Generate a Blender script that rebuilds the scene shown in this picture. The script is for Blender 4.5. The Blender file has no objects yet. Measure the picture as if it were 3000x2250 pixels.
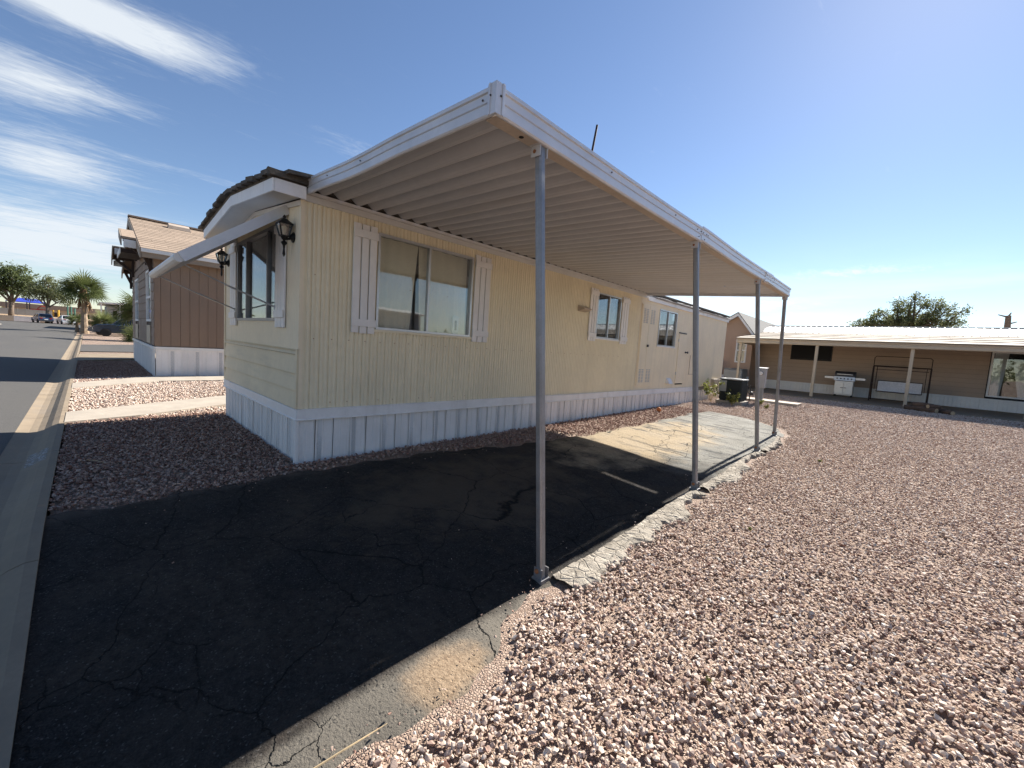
import bpy, bmesh, math, random
import numpy as np
from mathutils import Vector, Matrix
S = bpy.context.scene
COL = S.collection
rnd = random.Random(7)
npr = np.random.default_rng(11)
RAD = math.radians

# ------------------------------------------------------------------ camera
CAM_H = 1.55
def cam_axes(yaw, pitch, roll):
    f = Vector((-math.sin(yaw)*math.cos(pitch), math.cos(yaw)*math.cos(pitch), math.sin(pitch)))
    r = Vector((math.cos(yaw), math.sin(yaw), 0)); u = r.cross(f)
    return r*math.cos(roll)+u*math.sin(roll), u*math.cos(roll)-r*math.sin(roll), f
_r, _u, _f = cam_axes(RAD(44.0), RAD(-5.05), RAD(3.804))
cam_data = bpy.data.cameras.new('camera'); cam = bpy.data.objects.new('camera', cam_data); COL.objects.link(cam)
cam_data.sensor_fit = 'HORIZONTAL'; cam_data.sensor_width = 36; cam_data.lens = 36*1209.46/3000
cam_data.clip_start = .05; cam_data.clip_end = 4000
cam.matrix_world = Matrix(((_r.x,_u.x,-_f.x,0),(_r.y,_u.y,-_f.y,0),(_r.z,_u.z,-_f.z,CAM_H),(0,0,0,1)))
S.camera = cam

# ------------------------------------------------------------------ sky and sun
SUN_EL, SUN_AZ = RAD(37.0), RAD(-1.0)          # azimuth from +Y towards +X
sun_dir = Vector((math.sin(SUN_AZ)*math.cos(SUN_EL), math.cos(SUN_AZ)*math.cos(SUN_EL), math.sin(SUN_EL)))
W = bpy.data.worlds.new('World'); S.world = W; W.use_nodes = True
wn, wl = W.node_tree.nodes, W.node_tree.links
wn.clear()
W.cycles.sampling_method = 'MANUAL'; W.cycles.sample_map_resolution = 256
def N(t, **k):
    n = wn.new(t)
    for a, b in k.items(): setattr(n, a, b)
    return n
def wmath(op, a, b=None, c=None):
    n = N('ShaderNodeMath', operation=op)
    for i, v in enumerate((a, b, c)):
        if v is None: continue
        if isinstance(v, (int, float)): n.inputs[i].default_value = v
        else: wl.new(v, n.inputs[i])
    return n.outputs[0]
sky = N('ShaderNodeTexSky', sky_type='NISHITA', sun_disc=False)
sky.sun_elevation = SUN_EL; sky.sun_rotation = SUN_AZ
sky.air_density = 1.0; sky.dust_density = 0.14; sky.ozone_density = 2.2; sky.altitude = 350
tc = N('ShaderNodeTexCoord'); sep = N('ShaderNodeSeparateXYZ'); wl.new(tc.outputs['Generated'], sep.inputs[0])
dx, dy, dz = sep.outputs
zc = wmath('MAXIMUM', dz, .03)
px_, py_ = wmath('DIVIDE', dx, zc), wmath('DIVIDE', dy, zc)      # cloud-layer plane coordinates
def wnoise(sx, sy, scale, detail, rough, dist=0.0, off=0.0):
    cb = N('ShaderNodeCombineXYZ'); wl.new(wmath('MULTIPLY', px_, sx), cb.inputs[0]); wl.new(wmath('MULTIPLY', py_, sy), cb.inputs[1]); cb.inputs[2].default_value = off
    n = N('ShaderNodeTexNoise'); n.inputs['Scale'].default_value = scale; n.inputs['Detail'].default_value = detail
    n.inputs['Roughness'].default_value = rough; n.inputs['Distortion'].default_value = dist; wl.new(cb.outputs[0], n.inputs['Vector'])
    return n.outputs['Fac']
wisp = wnoise(2.6, 1.0, 2.2, 6, .62, .6)
fine = wnoise(7, 2.2, 2.4, 6, .7, 1.6, 4)
broad = wnoise(.35, .3, 1.3, 4, .55, .4, 9)
warp = wnoise(1.2, 1.2, 1.6, 2, .5, 0, 2)
CLOUDS = [(-2.03,.15,.13,.22,1.15),(-2.12,-.08,.10,.14,.75),(-2.85,-.20,.26,.20,.8),(-2.75,.10,.10,.22,.35),(-4.2,-.14,.45,.26,.95),
          (-3.55,.45,.08,.40,.30),(-2.3,1.0,.10,.22,.34),(-3.2,8.0,1.2,1.3,1.0),(-.55,5.5,.45,.22,.5),(-6.5,.1,.8,.8,.6),(-9.5,-.4,2.2,1.1,1.1)]
mask = None
wq = wmath('MULTIPLY_ADD', warp, .5, -.25)
for cx, cy, sx, sy, a in CLOUDS:
    ax = wmath('DIVIDE', wmath('ADD', wmath('SUBTRACT', px_, cx), wmath('MULTIPLY', wq, sx*2.2)), sx)
    ay = wmath('DIVIDE', wmath('ADD', wmath('SUBTRACT', py_, cy), wmath('MULTIPLY', wq, sy*1.6)), sy)
    r2 = wmath('ADD', wmath('MULTIPLY', ax, ax), wmath('MULTIPLY', ay, ay))
    g = wmath('MULTIPLY', wmath('EXPONENT', wmath('MULTIPLY', r2, -.55)), a)
    mask = g if mask is None else wmath('ADD', mask, g)
def smooth(v, lo, hi):
    n = N('ShaderNodeMapRange', interpolation_type='SMOOTHSTEP'); wl.new(v, n.inputs['Value'])
    n.inputs['From Min'].default_value = lo; n.inputs['From Max'].default_value = hi
    return n.outputs['Result']
tex = wmath('ADD', wmath('MULTIPLY', wisp, .7), wmath('MULTIPLY', fine, .6))          # about .55 mean
dens = smooth(wmath('ADD', wmath('MULTIPLY', mask, .78), wmath('SUBTRACT', tex, .64)), .12, .98)
low = wmath('MULTIPLY', smooth(broad, .42, .72), smooth(dz, .26, .04))                   # thin streaky veil towards the horizon
dens = wmath('MINIMUM', wmath('ADD', dens, wmath('ADD', wmath('MULTIPLY', low, .5), wmath('MULTIPLY', smooth(dz, .17, .0), .16))), .92)
dens = wmath('MULTIPLY', dens, smooth(dz, -.01, .05))
mix = N('ShaderNodeMix', data_type='RGBA'); wl.new(dens, mix.inputs['Factor']); hsv = N('ShaderNodeHueSaturation'); hsv.inputs['Hue'].default_value = .504; hsv.inputs['Saturation'].default_value = 1.04; hsv.inputs['Value'].default_value = 1.0; wl.new(sky.outputs[0], hsv.inputs['Color']); wl.new(hsv.outputs[0], mix.inputs['A'])
vd = N('ShaderNodeVectorMath', operation='DOT_PRODUCT'); wl.new(tc.outputs['Generated'], vd.inputs[0]); vd.inputs[1].default_value = sun_dir
glow = N('ShaderNodeMix', data_type='RGBA'); wl.new(smooth(vd.outputs['Value'], .45, .98), glow.inputs['Factor'])     # cirrus scatters more light towards the sun
glow.inputs['A'].default_value = (5.9, 6.3, 6.7, 1); glow.inputs['B'].default_value = (9, 9.2, 9.5, 1); wl.new(glow.outputs['Result'], mix.inputs['B'])
bg = N('ShaderNodeBackground'); bg.inputs['Strength'].default_value = .056
wl.new(mix.outputs['Result'], bg.inputs['Color'])
wo = N('ShaderNodeOutputWorld'); wl.new(bg.outputs[0], wo.inputs['Surface'])
sd = bpy.data.lights.new('sun', 'SUN'); sd.energy = 5.0; sd.angle = RAD(.53); sd.color = (1, .95, .87)
sun = bpy.data.objects.new('sun', sd); COL.objects.link(sun)
sun.rotation_euler = (-sun_dir).to_track_quat('-Z', 'Y').to_euler(); sun.location = (0, 0, 60)
S.view_settings.view_transform = 'Standard'; S.view_settings.look = 'None'
S.view_settings.exposure = 1.38; S.view_settings.gamma = 1; S.view_settings.use_curve_mapping = False
try:
    S.cycles.max_bounces = 8; S.cycles.diffuse_bounces = 4; S.cycles.glossy_bounces = 4; S.cycles.transparent_max_bounces = 16
    S.cycles.sample_clamp_indirect = 8
except Exception: pass

# ------------------------------------------------------------------ helpers
INV = {}
def thing(name, label, cat, loc, rz=0, group=None):
    o = bpy.data.objects.new(name, None); COL.objects.link(o)
    o.empty_display_size = .1; o.location = loc; o.rotation_euler = (0, 0, rz)
    INV[o] = (Matrix.Translation(loc) @ Matrix.Rotation(rz, 4, 'Z')).inverted()
    tag(o, label, cat, group); return o
def tag(o, label=None, cat=None, group=None, kind=None):
    if label: o['label'] = label
    if cat: o['category'] = cat
    if group: o['group'] = group
    if kind: o['kind'] = kind
    return o
def interp(x, xs, ys): return float(np.interp(x, xs, ys))

class MB:
    def __init__(s): s.v = []; s.f = []
    def add(s, vs, fs):
        k = len(s.v); s.v += [tuple(p) for p in vs]; s.f += [tuple(i+k for i in f) for f in fs]; return s
    def hexa(s, p):      # 0-3 bottom loop, 4-7 top loop
        return s.add(p, [(3,2,1,0),(4,5,6,7),(0,1,5,4),(1,2,6,5),(2,3,7,6),(3,0,4,7)])
    def box(s, x0, x1, y0, y1, z0, z1):
        return s.hexa([(x0,y0,z0),(x1,y0,z0),(x1,y1,z0),(x0,y1,z0),(x0,y0,z1),(x1,y0,z1),(x1,y1,z1),(x0,y1,z1)])
    def fbox(s, F, u0, u1, n0, n1, z0, z1):
        return s.hexa([F(u0,n0,z0),F(u1,n0,z0),F(u1,n1,z0),F(u0,n1,z0),F(u0,n0,z1),F(u1,n0,z1),F(u1,n1,z1),F(u0,n1,z1)])
    def bar(s, a, b, w, h, up=(0,0,1)):
        a, b = Vector(a), Vector(b); d = (b-a).normalized(); up = Vector(up)
        if abs(d.dot(up)) > .99: up = Vector((0,1,0))
        x = d.cross(up).normalized(); y = x.cross(d)
        q = lambda p, i, j: p + x*(w/2*i) + y*(h/2*j)
        return s.hexa([q(a,-1,-1),q(a,1,-1),q(a,1,1),q(a,-1,1),q(b,-1,-1),q(b,1,-1),q(b,1,1),q(b,-1,1)])
    def tube(s, pts, r, n=8, cap=True):
        pts = [Vector(p) for p in pts]; m = len(pts)
        rs = r if isinstance(r, (list, tuple)) else [r]*m
        vs, fs = [], []; x = None
        for i, p in enumerate(pts):
            d = (pts[min(i+1,m-1)]-pts[max(i-1,0)]).normalized()
            if x is None:
                x = d.cross(Vector((0,0,1)))
                if x.length < .05: x = d.cross(Vector((0,1,0)))
            x = (x - d*x.dot(d)).normalized(); y = d.cross(x)
            for k in range(n):
                a = 2*math.pi*k/n; vs.append(p + (x*math.cos(a)+y*math.sin(a))*rs[i])
        for i in range(m-1):
            for k in range(n): fs.append((i*n+k, i*n+(k+1)%n, (i+1)*n+(k+1)%n, (i+1)*n+k))
        if cap: fs += [tuple(range(n-1,-1,-1)), tuple(range((m-1)*n, m*n))]
        return s.add(vs, fs)
    def lathe(s, c, prof, n=12, axis=None):
        M = Matrix.Identity(3) if axis is None else Vector((0,0,1)).rotation_difference(Vector(axis)).to_matrix()
        c = Vector(c); vs, fs = [], []
        for r, z in prof:
            for k in range(n):
                a = 2*math.pi*(k+.5)/n; vs.append(c + M @ Vector((r*math.cos(a), r*math.sin(a), z)))
        for i in range(len(prof)-1):
            for k in range(n): fs.append((i*n+k, i*n+(k+1)%n, (i+1)*n+(k+1)%n, (i+1)*n+k))
        fs += [tuple(range(n-1,-1,-1)), tuple(range((len(prof)-1)*n, len(prof)*n))]
        return s.add(vs, fs)
    def sweep(s, path, nd, prof, up=(0,0,1), closed=True):
        nd, up = Vector(nd), Vector(up); m = len(prof); vs, fs = [], []
        for p in path: vs += [Vector(p)+nd*a+up*b for a, b in prof]
        for i in range(len(path)-1):
            for k in range(m if closed else m-1): fs.append((i*m+k, i*m+(k+1)%m, (i+1)*m+(k+1)%m, (i+1)*m+k))
        if closed: fs += [tuple(range(m-1,-1,-1)), tuple(range((len(path)-1)*m, len(path)*m))]
        return s.add(vs, fs)
    def prism(s, poly, d):      # poly: 3D loop, d: extrusion vector
        n = len(poly); d = Vector(d); vs = [Vector(p) for p in poly]; vs += [p+d for p in vs]
        return s.add(vs, [tuple(range(n-1,-1,-1)), tuple(range(n,2*n))]+[(i,(i+1)%n,n+(i+1)%n,n+i) for i in range(n)])
    def sheet(s, xs, ys, zf, keep=None):
        nx, ny = len(xs), len(ys); k = len(s.v)
        for x in xs:
            for y in ys: s.v.append((x, y, zf(x, y)))
        for i in range(nx-1):
            for j in range(ny-1):
                if keep is None or keep((xs[i]+xs[i+1])/2, (ys[j]+ys[j+1])/2):
                    s.f.append((k+i*ny+j, k+(i+1)*ny+j, k+(i+1)*ny+j+1, k+i*ny+j+1))
        return s
    def mesh(s, name, mat, smooth=False, fix=True):
        me = bpy.data.meshes.new(name); me.from_pydata(s.v, [], s.f)
        if fix:
            bm = bmesh.new(); bm.from_mesh(me); bmesh.ops.recalc_face_normals(bm, faces=bm.faces); bm.to_mesh(me); bm.free()
        if smooth: me.polygons.foreach_set('use_smooth', [True]*len(me.polygons))
        me.materials.append(mat); me.update(); return me
    def build(s, name, mat, parent=None, loc=None, smooth=False, fix=True):
        if parent is not None: inv = INV[parent]
        else: inv = Matrix.Translation(loc or (0,0,0)).inverted()
        if inv != Matrix.Identity(4): s.v = [tuple(inv @ Vector(p)) for p in s.v]
        o = bpy.data.objects.new(name, s.mesh(name, mat, smooth, fix)); COL.objects.link(o)
        if parent is not None: o.parent = parent; INV[o] = inv
        else: o.location = loc or (0,0,0); INV[o] = inv
        return o
def piece(me, name, parent, M):
    o = bpy.data.objects.new(name, me); COL.objects.link(o); o.parent = parent
    o.matrix_basis = INV[parent] @ M
    INV[o] = M.inverted(); return o
def T(x, y, z): return Matrix.Translation((x, y, z))
def frame(o, u, n):
    o, u, n = Vector(o), Vector(u), Vector(n)
    return lambda a, b, z: o + u*a + n*b + Vector((0,0,z))
def struct(mb, name, mat, smooth=False, fix=True): return tag(mb.build(name, mat, None, (0,0,0), smooth, fix), kind='structure')
def bevel(o, w=.004, seg=1):
    m = o.modifiers.new('bevel', 'BEVEL'); m.width = w; m.segments = seg; m.limit_method = 'ANGLE'; return o

# ------------------------------------------------------------------ ground height
ZR = ([-30,0,1.2,2.5,4.2,5.5,6.5,8.5,10.3,12,20,24,400],[-.33,-.33,-.25,-.205,-.13,-.085,-.04,0,.04,.08,.247,.29,.29])
ZL = ([-30,-.3,1.7,16,24,400],[-.04,-.03,0,.19,.29,.29])
def gz(x, y):
    t = min(max((x+5.0)/3.1, 0), 1); t = t*t*(3-2*t)
    z = interp(y,*ZL)*(1-t) + interp(y,*ZR)*t
    if x < -60: z += min((-60-x)*.008, .72)
    return z
# ------------------------------------------------------------------ materials
def nt(m):
    m.use_nodes = True; t = m.node_tree; t.nodes.clear(); return t
class NB:
    def __init__(s, name):
        s.m = bpy.data.materials.new(name); s.t = nt(s.m); s.n, s.l = s.t.nodes, s.t.links
        s.out = s.n.new('ShaderNodeOutputMaterial'); s.p = s.n.new('ShaderNodeBsdfPrincipled'); s.l.new(s.p.outputs[0], s.out.inputs[0])
        s.geo = s.n.new('ShaderNodeNewGeometry'); s.pos = s.geo.outputs['Position']
    def new(s, t, **k):
        n = s.n.new(t)
        for a, b in k.items(): setattr(n, a, b)
        return n
    def put(s, sock, v):
        if isinstance(v, bpy.types.NodeSocket): s.l.new(v, sock)
        else: sock.default_value = v
    def math(s, op, a, b=0, c=0):
        n = s.new('ShaderNodeMath', operation=op)
        for i, v in enumerate((a, b, c)): s.put(n.inputs[i], v)
        return n.outputs[0]
    def scale(s, v, sc):
        n = s.new('ShaderNodeVectorMath', operation='MULTIPLY'); s.put(n.inputs[0], v); n.inputs[1].default_value = sc; return n.outputs[0]
    def noise(s, scale, detail=5, rough=.55, vec=None, dist=0, col=False):
        n = s.new('ShaderNodeTexNoise'); n.inputs['Scale'].default_value = scale; n.inputs['Detail'].default_value = detail
        n.inputs['Roughness'].default_value = rough; n.inputs['Distortion'].default_value = dist
        s.put(n.inputs['Vector'], vec if vec is not None else s.pos); return n.outputs['Color' if col else 'Fac']
    def vor(s, scale, feature='F1', vec=None, out='Distance', rand=1):
        n = s.new('ShaderNodeTexVoronoi', feature=feature); n.inputs['Scale'].default_value = scale; n.inputs['Randomness'].default_value = rand
        s.put(n.inputs['Vector'], vec if vec is not None else s.pos); return n.outputs[out]
    def ramp(s, v, lo, hi, a=0.0, b=1.0):
        n = s.new('ShaderNodeMapRange', interpolation_type='SMOOTHSTEP'); s.put(n.inputs['Value'], v)
        n.inputs['From Min'].default_value = lo; n.inputs['From Max'].default_value = hi; n.inputs['To Min'].default_value = a; n.inputs['To Max'].default_value = b
        return n.outputs['Result']
    def mix(s, f, a, b, mode='MIX'):
        n = s.new('ShaderNodeMix', data_type='RGBA', blend_type=mode); s.put(n.inputs['Factor'], f)
        for k, v in (('A', a), ('B', b)):
            if isinstance(v, (tuple, list)): n.inputs[k].default_value = (*v[:3], 1)
            else: s.l.new(v, n.inputs[k])
        return n.outputs['Result']
    def xyz(s, v=None):
        n = s.new('ShaderNodeSeparateXYZ'); s.put(n.inputs[0], v if v is not None else s.pos); return n.outputs
    def bump(s, h, strength=.3, dist=.01, prev=None):
        n = s.new('ShaderNodeBump'); n.inputs['Strength'].default_value = strength; n.inputs['Distance'].default_value = dist; s.put(n.inputs['Height'], h)
        if prev is not None: s.l.new(prev, n.inputs['Normal'])
        return n.outputs[0]
    def done(s, col, rough=.7, metal=0, normal=None, spec=.5):
        if isinstance(col, (tuple, list)): s.p.inputs['Base Color'].default_value = (*col[:3], 1)
        else: s.l.new(col, s.p.inputs['Base Color'])
        s.put(s.p.inputs['Roughness'], rough); s.put(s.p.inputs['Metallic'], metal); s.p.inputs['Specular IOR Level'].default_value = spec
        if normal is not None: s.l.new(normal, s.p.inputs['Normal'])
        return s.m
def sc(c, k): return tuple(min(1, x*k) for x in c)
MATS = {}
def pmat(name, c, rough=.7, metal=0, var=.12, vs=2.5, bump=0, bs=60, streak=0, streak_c=(.2,.17,.13), rand=0, spec=.35, sv=(7,7,.35), bd=.004):
    b = NB(name)
    n1 = b.noise(vs, 6, .6); n2 = b.noise(vs*9, 4, .6)
    col = b.mix(b.ramp(n1, .3, .7), sc(c, 1-var), sc(c, 1+var))
    col = b.mix(b.ramp(n2, .35, .75, 0, .5), col, sc(c, 1-var*1.3))
    if streak:
        st = b.noise(1.0, 5, .6, b.scale(b.pos, sv)); col = b.mix(b.ramp(st, .5, .78, 0, streak), col, streak_c)
    if rand:
        oi = b.new('ShaderNodeObjectInfo'); h = b.new('ShaderNodeHueSaturation'); b.l.new(col, h.inputs['Color'])
        b.l.new(b.math('MULTIPLY_ADD', oi.outputs['Random'], rand*2, 1-rand), h.inputs['Value']); col = h.outputs[0]
    nm = b.bump(b.noise(bs, 5, .6), bump, bd) if bump else None
    rg = b.ramp(n1, .25, .75, max(rough-.08, .02), min(rough+.08, 1))
    m = b.done(col, rg, metal, nm, spec); MATS[name] = m; return m
def glass(name, tint=(.75,.8,.8), k=1.0, base=.04):
    m = bpy.data.materials.new(name); t = nt(m); n, l = t.nodes, t.links
    o = n.new('ShaderNodeOutputMaterial'); mx = n.new('ShaderNodeMixShader'); tr = n.new('ShaderNodeBsdfTransparent'); gl = n.new('ShaderNodeBsdfGlossy')
    tr.inputs[0].default_value = (*tint, 1); gl.inputs['Roughness'].default_value = .015; gl.inputs[0].default_value = (.95,.97,1,1)
    fr = n.new('ShaderNodeFresnel'); fr.inputs[0].default_value = 1.52
    ma = n.new('ShaderNodeMath'); ma.operation = 'MULTIPLY_ADD'; ma.use_clamp = True; l.new(fr.outputs[0], ma.inputs[0]); ma.inputs[1].default_value = k; ma.inputs[2].default_value = base
    ns = n.new('ShaderNodeTexNoise'); ns.inputs['Scale'].default_value = 1.1; bp = n.new('ShaderNodeBump'); bp.inputs['Strength'].default_value = .02; bp.inputs['Distance'].default_value = .05
    ge = n.new('ShaderNodeNewGeometry'); l.new(ge.outputs['Position'], ns.inputs['Vector']); l.new(ns.outputs[0], bp.inputs['Height']); l.new(bp.outputs[0], gl.inputs['Normal'])
    l.new(ma.outputs[0], mx.inputs[0]); l.new(tr.outputs[0], mx.inputs[1]); l.new(gl.outputs[0], mx.inputs[2]); l.new(mx.outputs[0], o.inputs[0])
    MATS[name] = m; return m

pmat('siding_yellow', (.77,.685,.50), .55, var=.06, vs=1.2, streak=.32, streak_c=(.60,.52,.38), sv=(6,6,.25), bump=.05, bs=90)
pmat('siding_cream', (.80,.69,.505), .55, var=.06, vs=1.2, streak=.3, streak_c=(.5,.44,.34), sv=(6,6,.25), bump=.05, bs=90)
pmat('lap_cream', (.74,.63,.44), .65, var=.09, vs=1.6, streak=.45, streak_c=(.42,.38,.30), sv=(1.2,1.2,9), bump=.25, bs=130)
pmat('white_trim', (.77,.755,.74), .5, var=.06, vs=2.5, streak=.35, streak_c=(.45,.42,.37), sv=(5,5,.8), bump=.06, bs=70)
pmat('shutter_white', (.76,.74,.72), .5, var=.05, vs=3, streak=.2, streak_c=(.5,.47,.43), rand=.03, bump=.06, bs=90)
pmat('skirt_white', (.78,.76,.74), .5, var=.05, vs=3, streak=.35, streak_c=(.50,.46,.40), sv=(22,22,.5), rand=.04, bump=.06, bs=60)
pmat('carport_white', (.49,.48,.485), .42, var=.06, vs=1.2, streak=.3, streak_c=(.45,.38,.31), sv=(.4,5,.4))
pmat('fascia_white', (.62,.63,.66), .38, .25, var=.06, vs=2, streak=.3, streak_c=(.42,.42,.42), sv=(3,3,6), bump=.05, bs=30)
pmat('beam_tan', (.46,.38,.31), .55, var=.15, vs=4, streak=.4, streak_c=(.3,.22,.16), sv=(4,4,4))
pmat('galvanised', (.25,.25,.26), .45, .55, var=.16, vs=6, streak=.35, streak_c=(.22,.23,.25), sv=(14,14,.7), bump=.05, bs=60)
pmat('rust', (.30,.13,.06), .85, var=.3, vs=30, bump=.4, bs=90)
pmat('dark_void', (.02,.02,.022), .9, var=.1)
pmat('roof_dark', (.10,.085,.07), .9, var=.35, vs=6, rand=.2, bump=.5, bs=50)
pmat('roof_grey', (.17,.165,.16), .95, var=.2, vs=5, rand=.15, bump=.4, bs=40)
pmat('roof_weathered', (.44,.43,.42), .95, var=.2, vs=5, rand=.15, bump=.4, bs=40)
pmat('soffit_white', (.62,.61,.59), .6, var=.05, vs=2, streak=.2, streak_c=(.45,.42,.38), sv=(2,6,2))
pmat('aluminium', (.55,.56,.57), .35, .7, var=.08, vs=5)
pmat('black_iron', (.012,.012,.012), .35, .2, var=.2, vs=20, bump=.05, bs=80)
pmat('curtain', (.80,.72,.58), .9, var=.06, vs=3, bump=.08, bs=150)
pmat('interior', (.30,.26,.22), .9, var=.1)
pmat('sealant', (.10,.085,.07), .6, var=.2)
pmat('brown_wood', (.245,.175,.125), .7, var=.05, vs=1.5, streak=.2, streak_c=(.2,.12,.075), sv=(8,8,.4), rand=.02, bump=.08, bs=90)
pmat('brown_lap', (.25,.185,.145), .7, var=.07, vs=3, rand=.08, bump=.1, bs=90)
pmat('dark_brown', (.045,.028,.022), .7, var=.15, vs=3)
pmat('rake_tan', (.27,.22,.17), .65, var=.1, vs=3)
pmat('shingle_tan', (.31,.235,.175), .9, var=.12, vs=14, rand=.12, bump=.5, bs=160)
pmat('lap_tan', (.40,.305,.23), .65, var=.05, vs=1.5, rand=.03, bump=.08, bs=70)
pmat('tan_trim', (.50,.42,.31), .6, var=.07, vs=2)
pmat('tan_wall', (.42,.29,.21), .75, var=.05, vs=1.5, bump=.1, bs=90)
pmat('white_metal_roof', (.78,.75,.70), .4, var=.06, vs=.8, streak=.25, streak_c=(.55,.5,.45), sv=(2,.4,2))
pmat('tan_roof', (.215,.168,.122), .8, var=.1, vs=1.5, streak=.3, streak_c=(.35,.28,.22), sv=(.6,6,3), bump=.2, bs=60)
pmat('concrete', (.255,.20,.14), .85, var=.12, vs=3, bump=.3, bs=120, streak=.35, streak_c=(.24,.21,.18), sv=(1.5,3,3), bd=.003)
pmat('concrete_pale', (.38,.33,.27), .85, var=.1, vs=2.5, bump=.25, bs=120, bd=.003)
pmat('stucco_grey', (.40,.40,.40), .85, var=.06, vs=1, rand=.04)
pmat('white_paint', (.74,.74,.72), .6, var=.06, vs=2)
pmat('steel', (.58,.58,.57), .42, .8, var=.06, vs=8)
pmat('charcoal', (.06,.06,.065), .45, .3, var=.15, vs=6)
pmat('ac_green', (.022,.027,.026), .8, .1, var=.15, vs=6)
pmat('ac_grey', (.28,.29,.29), .5, .2, var=.08, vs=6)
pmat('swing_iron', (.045,.028,.022), .5, .3, var=.15, vs=6)
pmat('mesh_fabric', (.62,.62,.63), .9, var=.12, vs=20, bump=.3, bs=60)
pmat('bark', (.16,.12,.09), .95, var=.25, vs=6, bump=.8, bs=18, bd=.02)
pmat('palm_bark', (.30,.22,.15), .95, var=.3, vs=7, bump=.8, bs=14, bd=.03)
pmat('palm_dead', (.28,.18,.10), .95, var=.3, vs=5)
pmat('log_bark', (.13,.085,.06), .95, var=.3, vs=8, bump=.7, bs=25, bd=.015)
pmat('log_end', (.50,.37,.23), .9, var=.2, vs=12)
pmat('blue_canvas', (.025,.05,.38), .7, var=.08, vs=1)
pmat('red_plastic', (.35,.05,.035), .5, var=.1)
pmat('yellow_plastic', (.55,.33,.05), .5, var=.1)
pmat('green_paint', (.06,.16,.13), .5, var=.1)
pmat('blue_plastic', (.02,.05,.10), .45, var=.1)
pmat('rubber', (.02,.02,.02), .8, var=.15)
pmat('chrome', (.7,.7,.7), .15, 1, var=.03)
pmat('orange_clay', (.50,.17,.05), .7, var=.12, vs=30)
pmat('twig', (.45,.34,.20), .9, var=.2, vs=10)
pmat('dry_grass', (.46,.36,.17), .9, var=.25, vs=6)
pmat('dead_wood', (.20,.15,.11), .9, var=.2, vs=6, bump=.4, bs=30)
def paint(name, c): 
    b = NB(name); m = b.done(c, .25, .0); b.p.inputs['Coat Weight'].default_value = .8; b.p.inputs['Coat Roughness'].default_value = .05; MATS[name] = m; return m
paint('car_blue', (.035,.06,.12)); paint('car_white', (.72,.72,.72)); paint('car_navy', (.02,.035,.06)); paint('car_red', (.35,.03,.03)); paint('car_grey', (.10,.11,.13))
b = NB('tail_red'); MATS['tail_red'] = b.done((.25,.01,.01), .2)
glass('window_glass', (.93,.95,.94), .9, .03); glass('dark_glass', (.10,.11,.13), 1.0, .03); glass('lamp_glass', (.62,.63,.60), .9, .04)
glass('car_glass', (.06,.07,.08), 1.0, .05)
def leafmat(name, a, bcol, trans=.35):
    b = NB(name); att = b.new('ShaderNodeAttribute', attribute_name='tint')
    col = b.mix(att.outputs['Fac'], a, bcol); b.done(col, .55, 0, None, .3)
    tr = b.new('ShaderNodeBsdfTranslucent'); b.l.new(col, tr.inputs[0]); mx = b.new('ShaderNodeMixShader'); mx.inputs[0].default_value = trans
    b.l.new(b.p.outputs[0], mx.inputs[1]); b.l.new(tr.outputs[0], mx.inputs[2]); b.l.new(mx.outputs[0], b.out.inputs[0]); MATS[name] = b.m; return b.m
leafmat('leaf_olive', (.08,.10,.04), (.21,.22,.10), .5); leafmat('leaf_green', (.05,.075,.025), (.15,.175,.07), .45); leafmat('leaf_palm', (.05,.075,.022), (.17,.19,.07)); leafmat('leaf_weed', (.10,.12,.03), (.26,.26,.08))

# gravel stones: colour varies stone by stone
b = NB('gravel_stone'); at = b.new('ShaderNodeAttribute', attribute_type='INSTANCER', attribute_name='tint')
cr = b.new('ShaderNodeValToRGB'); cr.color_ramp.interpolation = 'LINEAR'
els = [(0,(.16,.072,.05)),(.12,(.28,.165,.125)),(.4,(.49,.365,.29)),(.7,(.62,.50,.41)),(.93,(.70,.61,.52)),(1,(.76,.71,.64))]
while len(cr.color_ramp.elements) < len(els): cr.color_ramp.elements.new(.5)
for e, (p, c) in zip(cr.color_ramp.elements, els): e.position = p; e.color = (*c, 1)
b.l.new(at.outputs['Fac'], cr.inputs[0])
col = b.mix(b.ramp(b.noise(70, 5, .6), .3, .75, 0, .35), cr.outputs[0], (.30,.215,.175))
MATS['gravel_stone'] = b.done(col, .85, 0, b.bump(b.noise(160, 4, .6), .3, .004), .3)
# bed of soil and fine stone under the gravel, and the open ground
b = NB('ground_bed')
v1 = b.vor(62, 'F1', out='Color'); d1 = b.vor(62, 'DISTANCE_TO_EDGE'); hs = b.xyz(v1)
col = b.mix(hs[0], (.27,.185,.14), (.47,.36,.285)); col = b.mix(b.ramp(d1, .0, .08, .6, 0), col, (.13,.09,.068))
col = b.mix(b.ramp(b.noise(.6, 5, .6), .35, .7, 0, .35), col, (.27,.19,.14))
MATS['ground_bed'] = b.done(col, .9, 0, b.bump(b.ramp(d1, 0, .25), .8, .012), .3)
# street asphalt
b = NB('street_asphalt')
agg = b.vor(180, 'F1', out='Color'); ag = b.xyz(agg)
col = b.mix(ag[0], (.045,.043,.042), (.11,.105,.098)); col = b.mix(b.ramp(b.noise(.5, 6, .6, b.scale(b.pos, (.15,1,1))), .35, .7, 0, .6), col, (.10,.093,.082))
cra = b.vor(.45, 'DISTANCE_TO_EDGE', b.scale(b.noise(1.5, 5, .6, None, 0, True), (1,1,1))); 
MATS['street_asphalt'] = b.done(col, .85, 0, b.bump(b.noise(140, 4, .7), .5, .006), .35)
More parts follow.
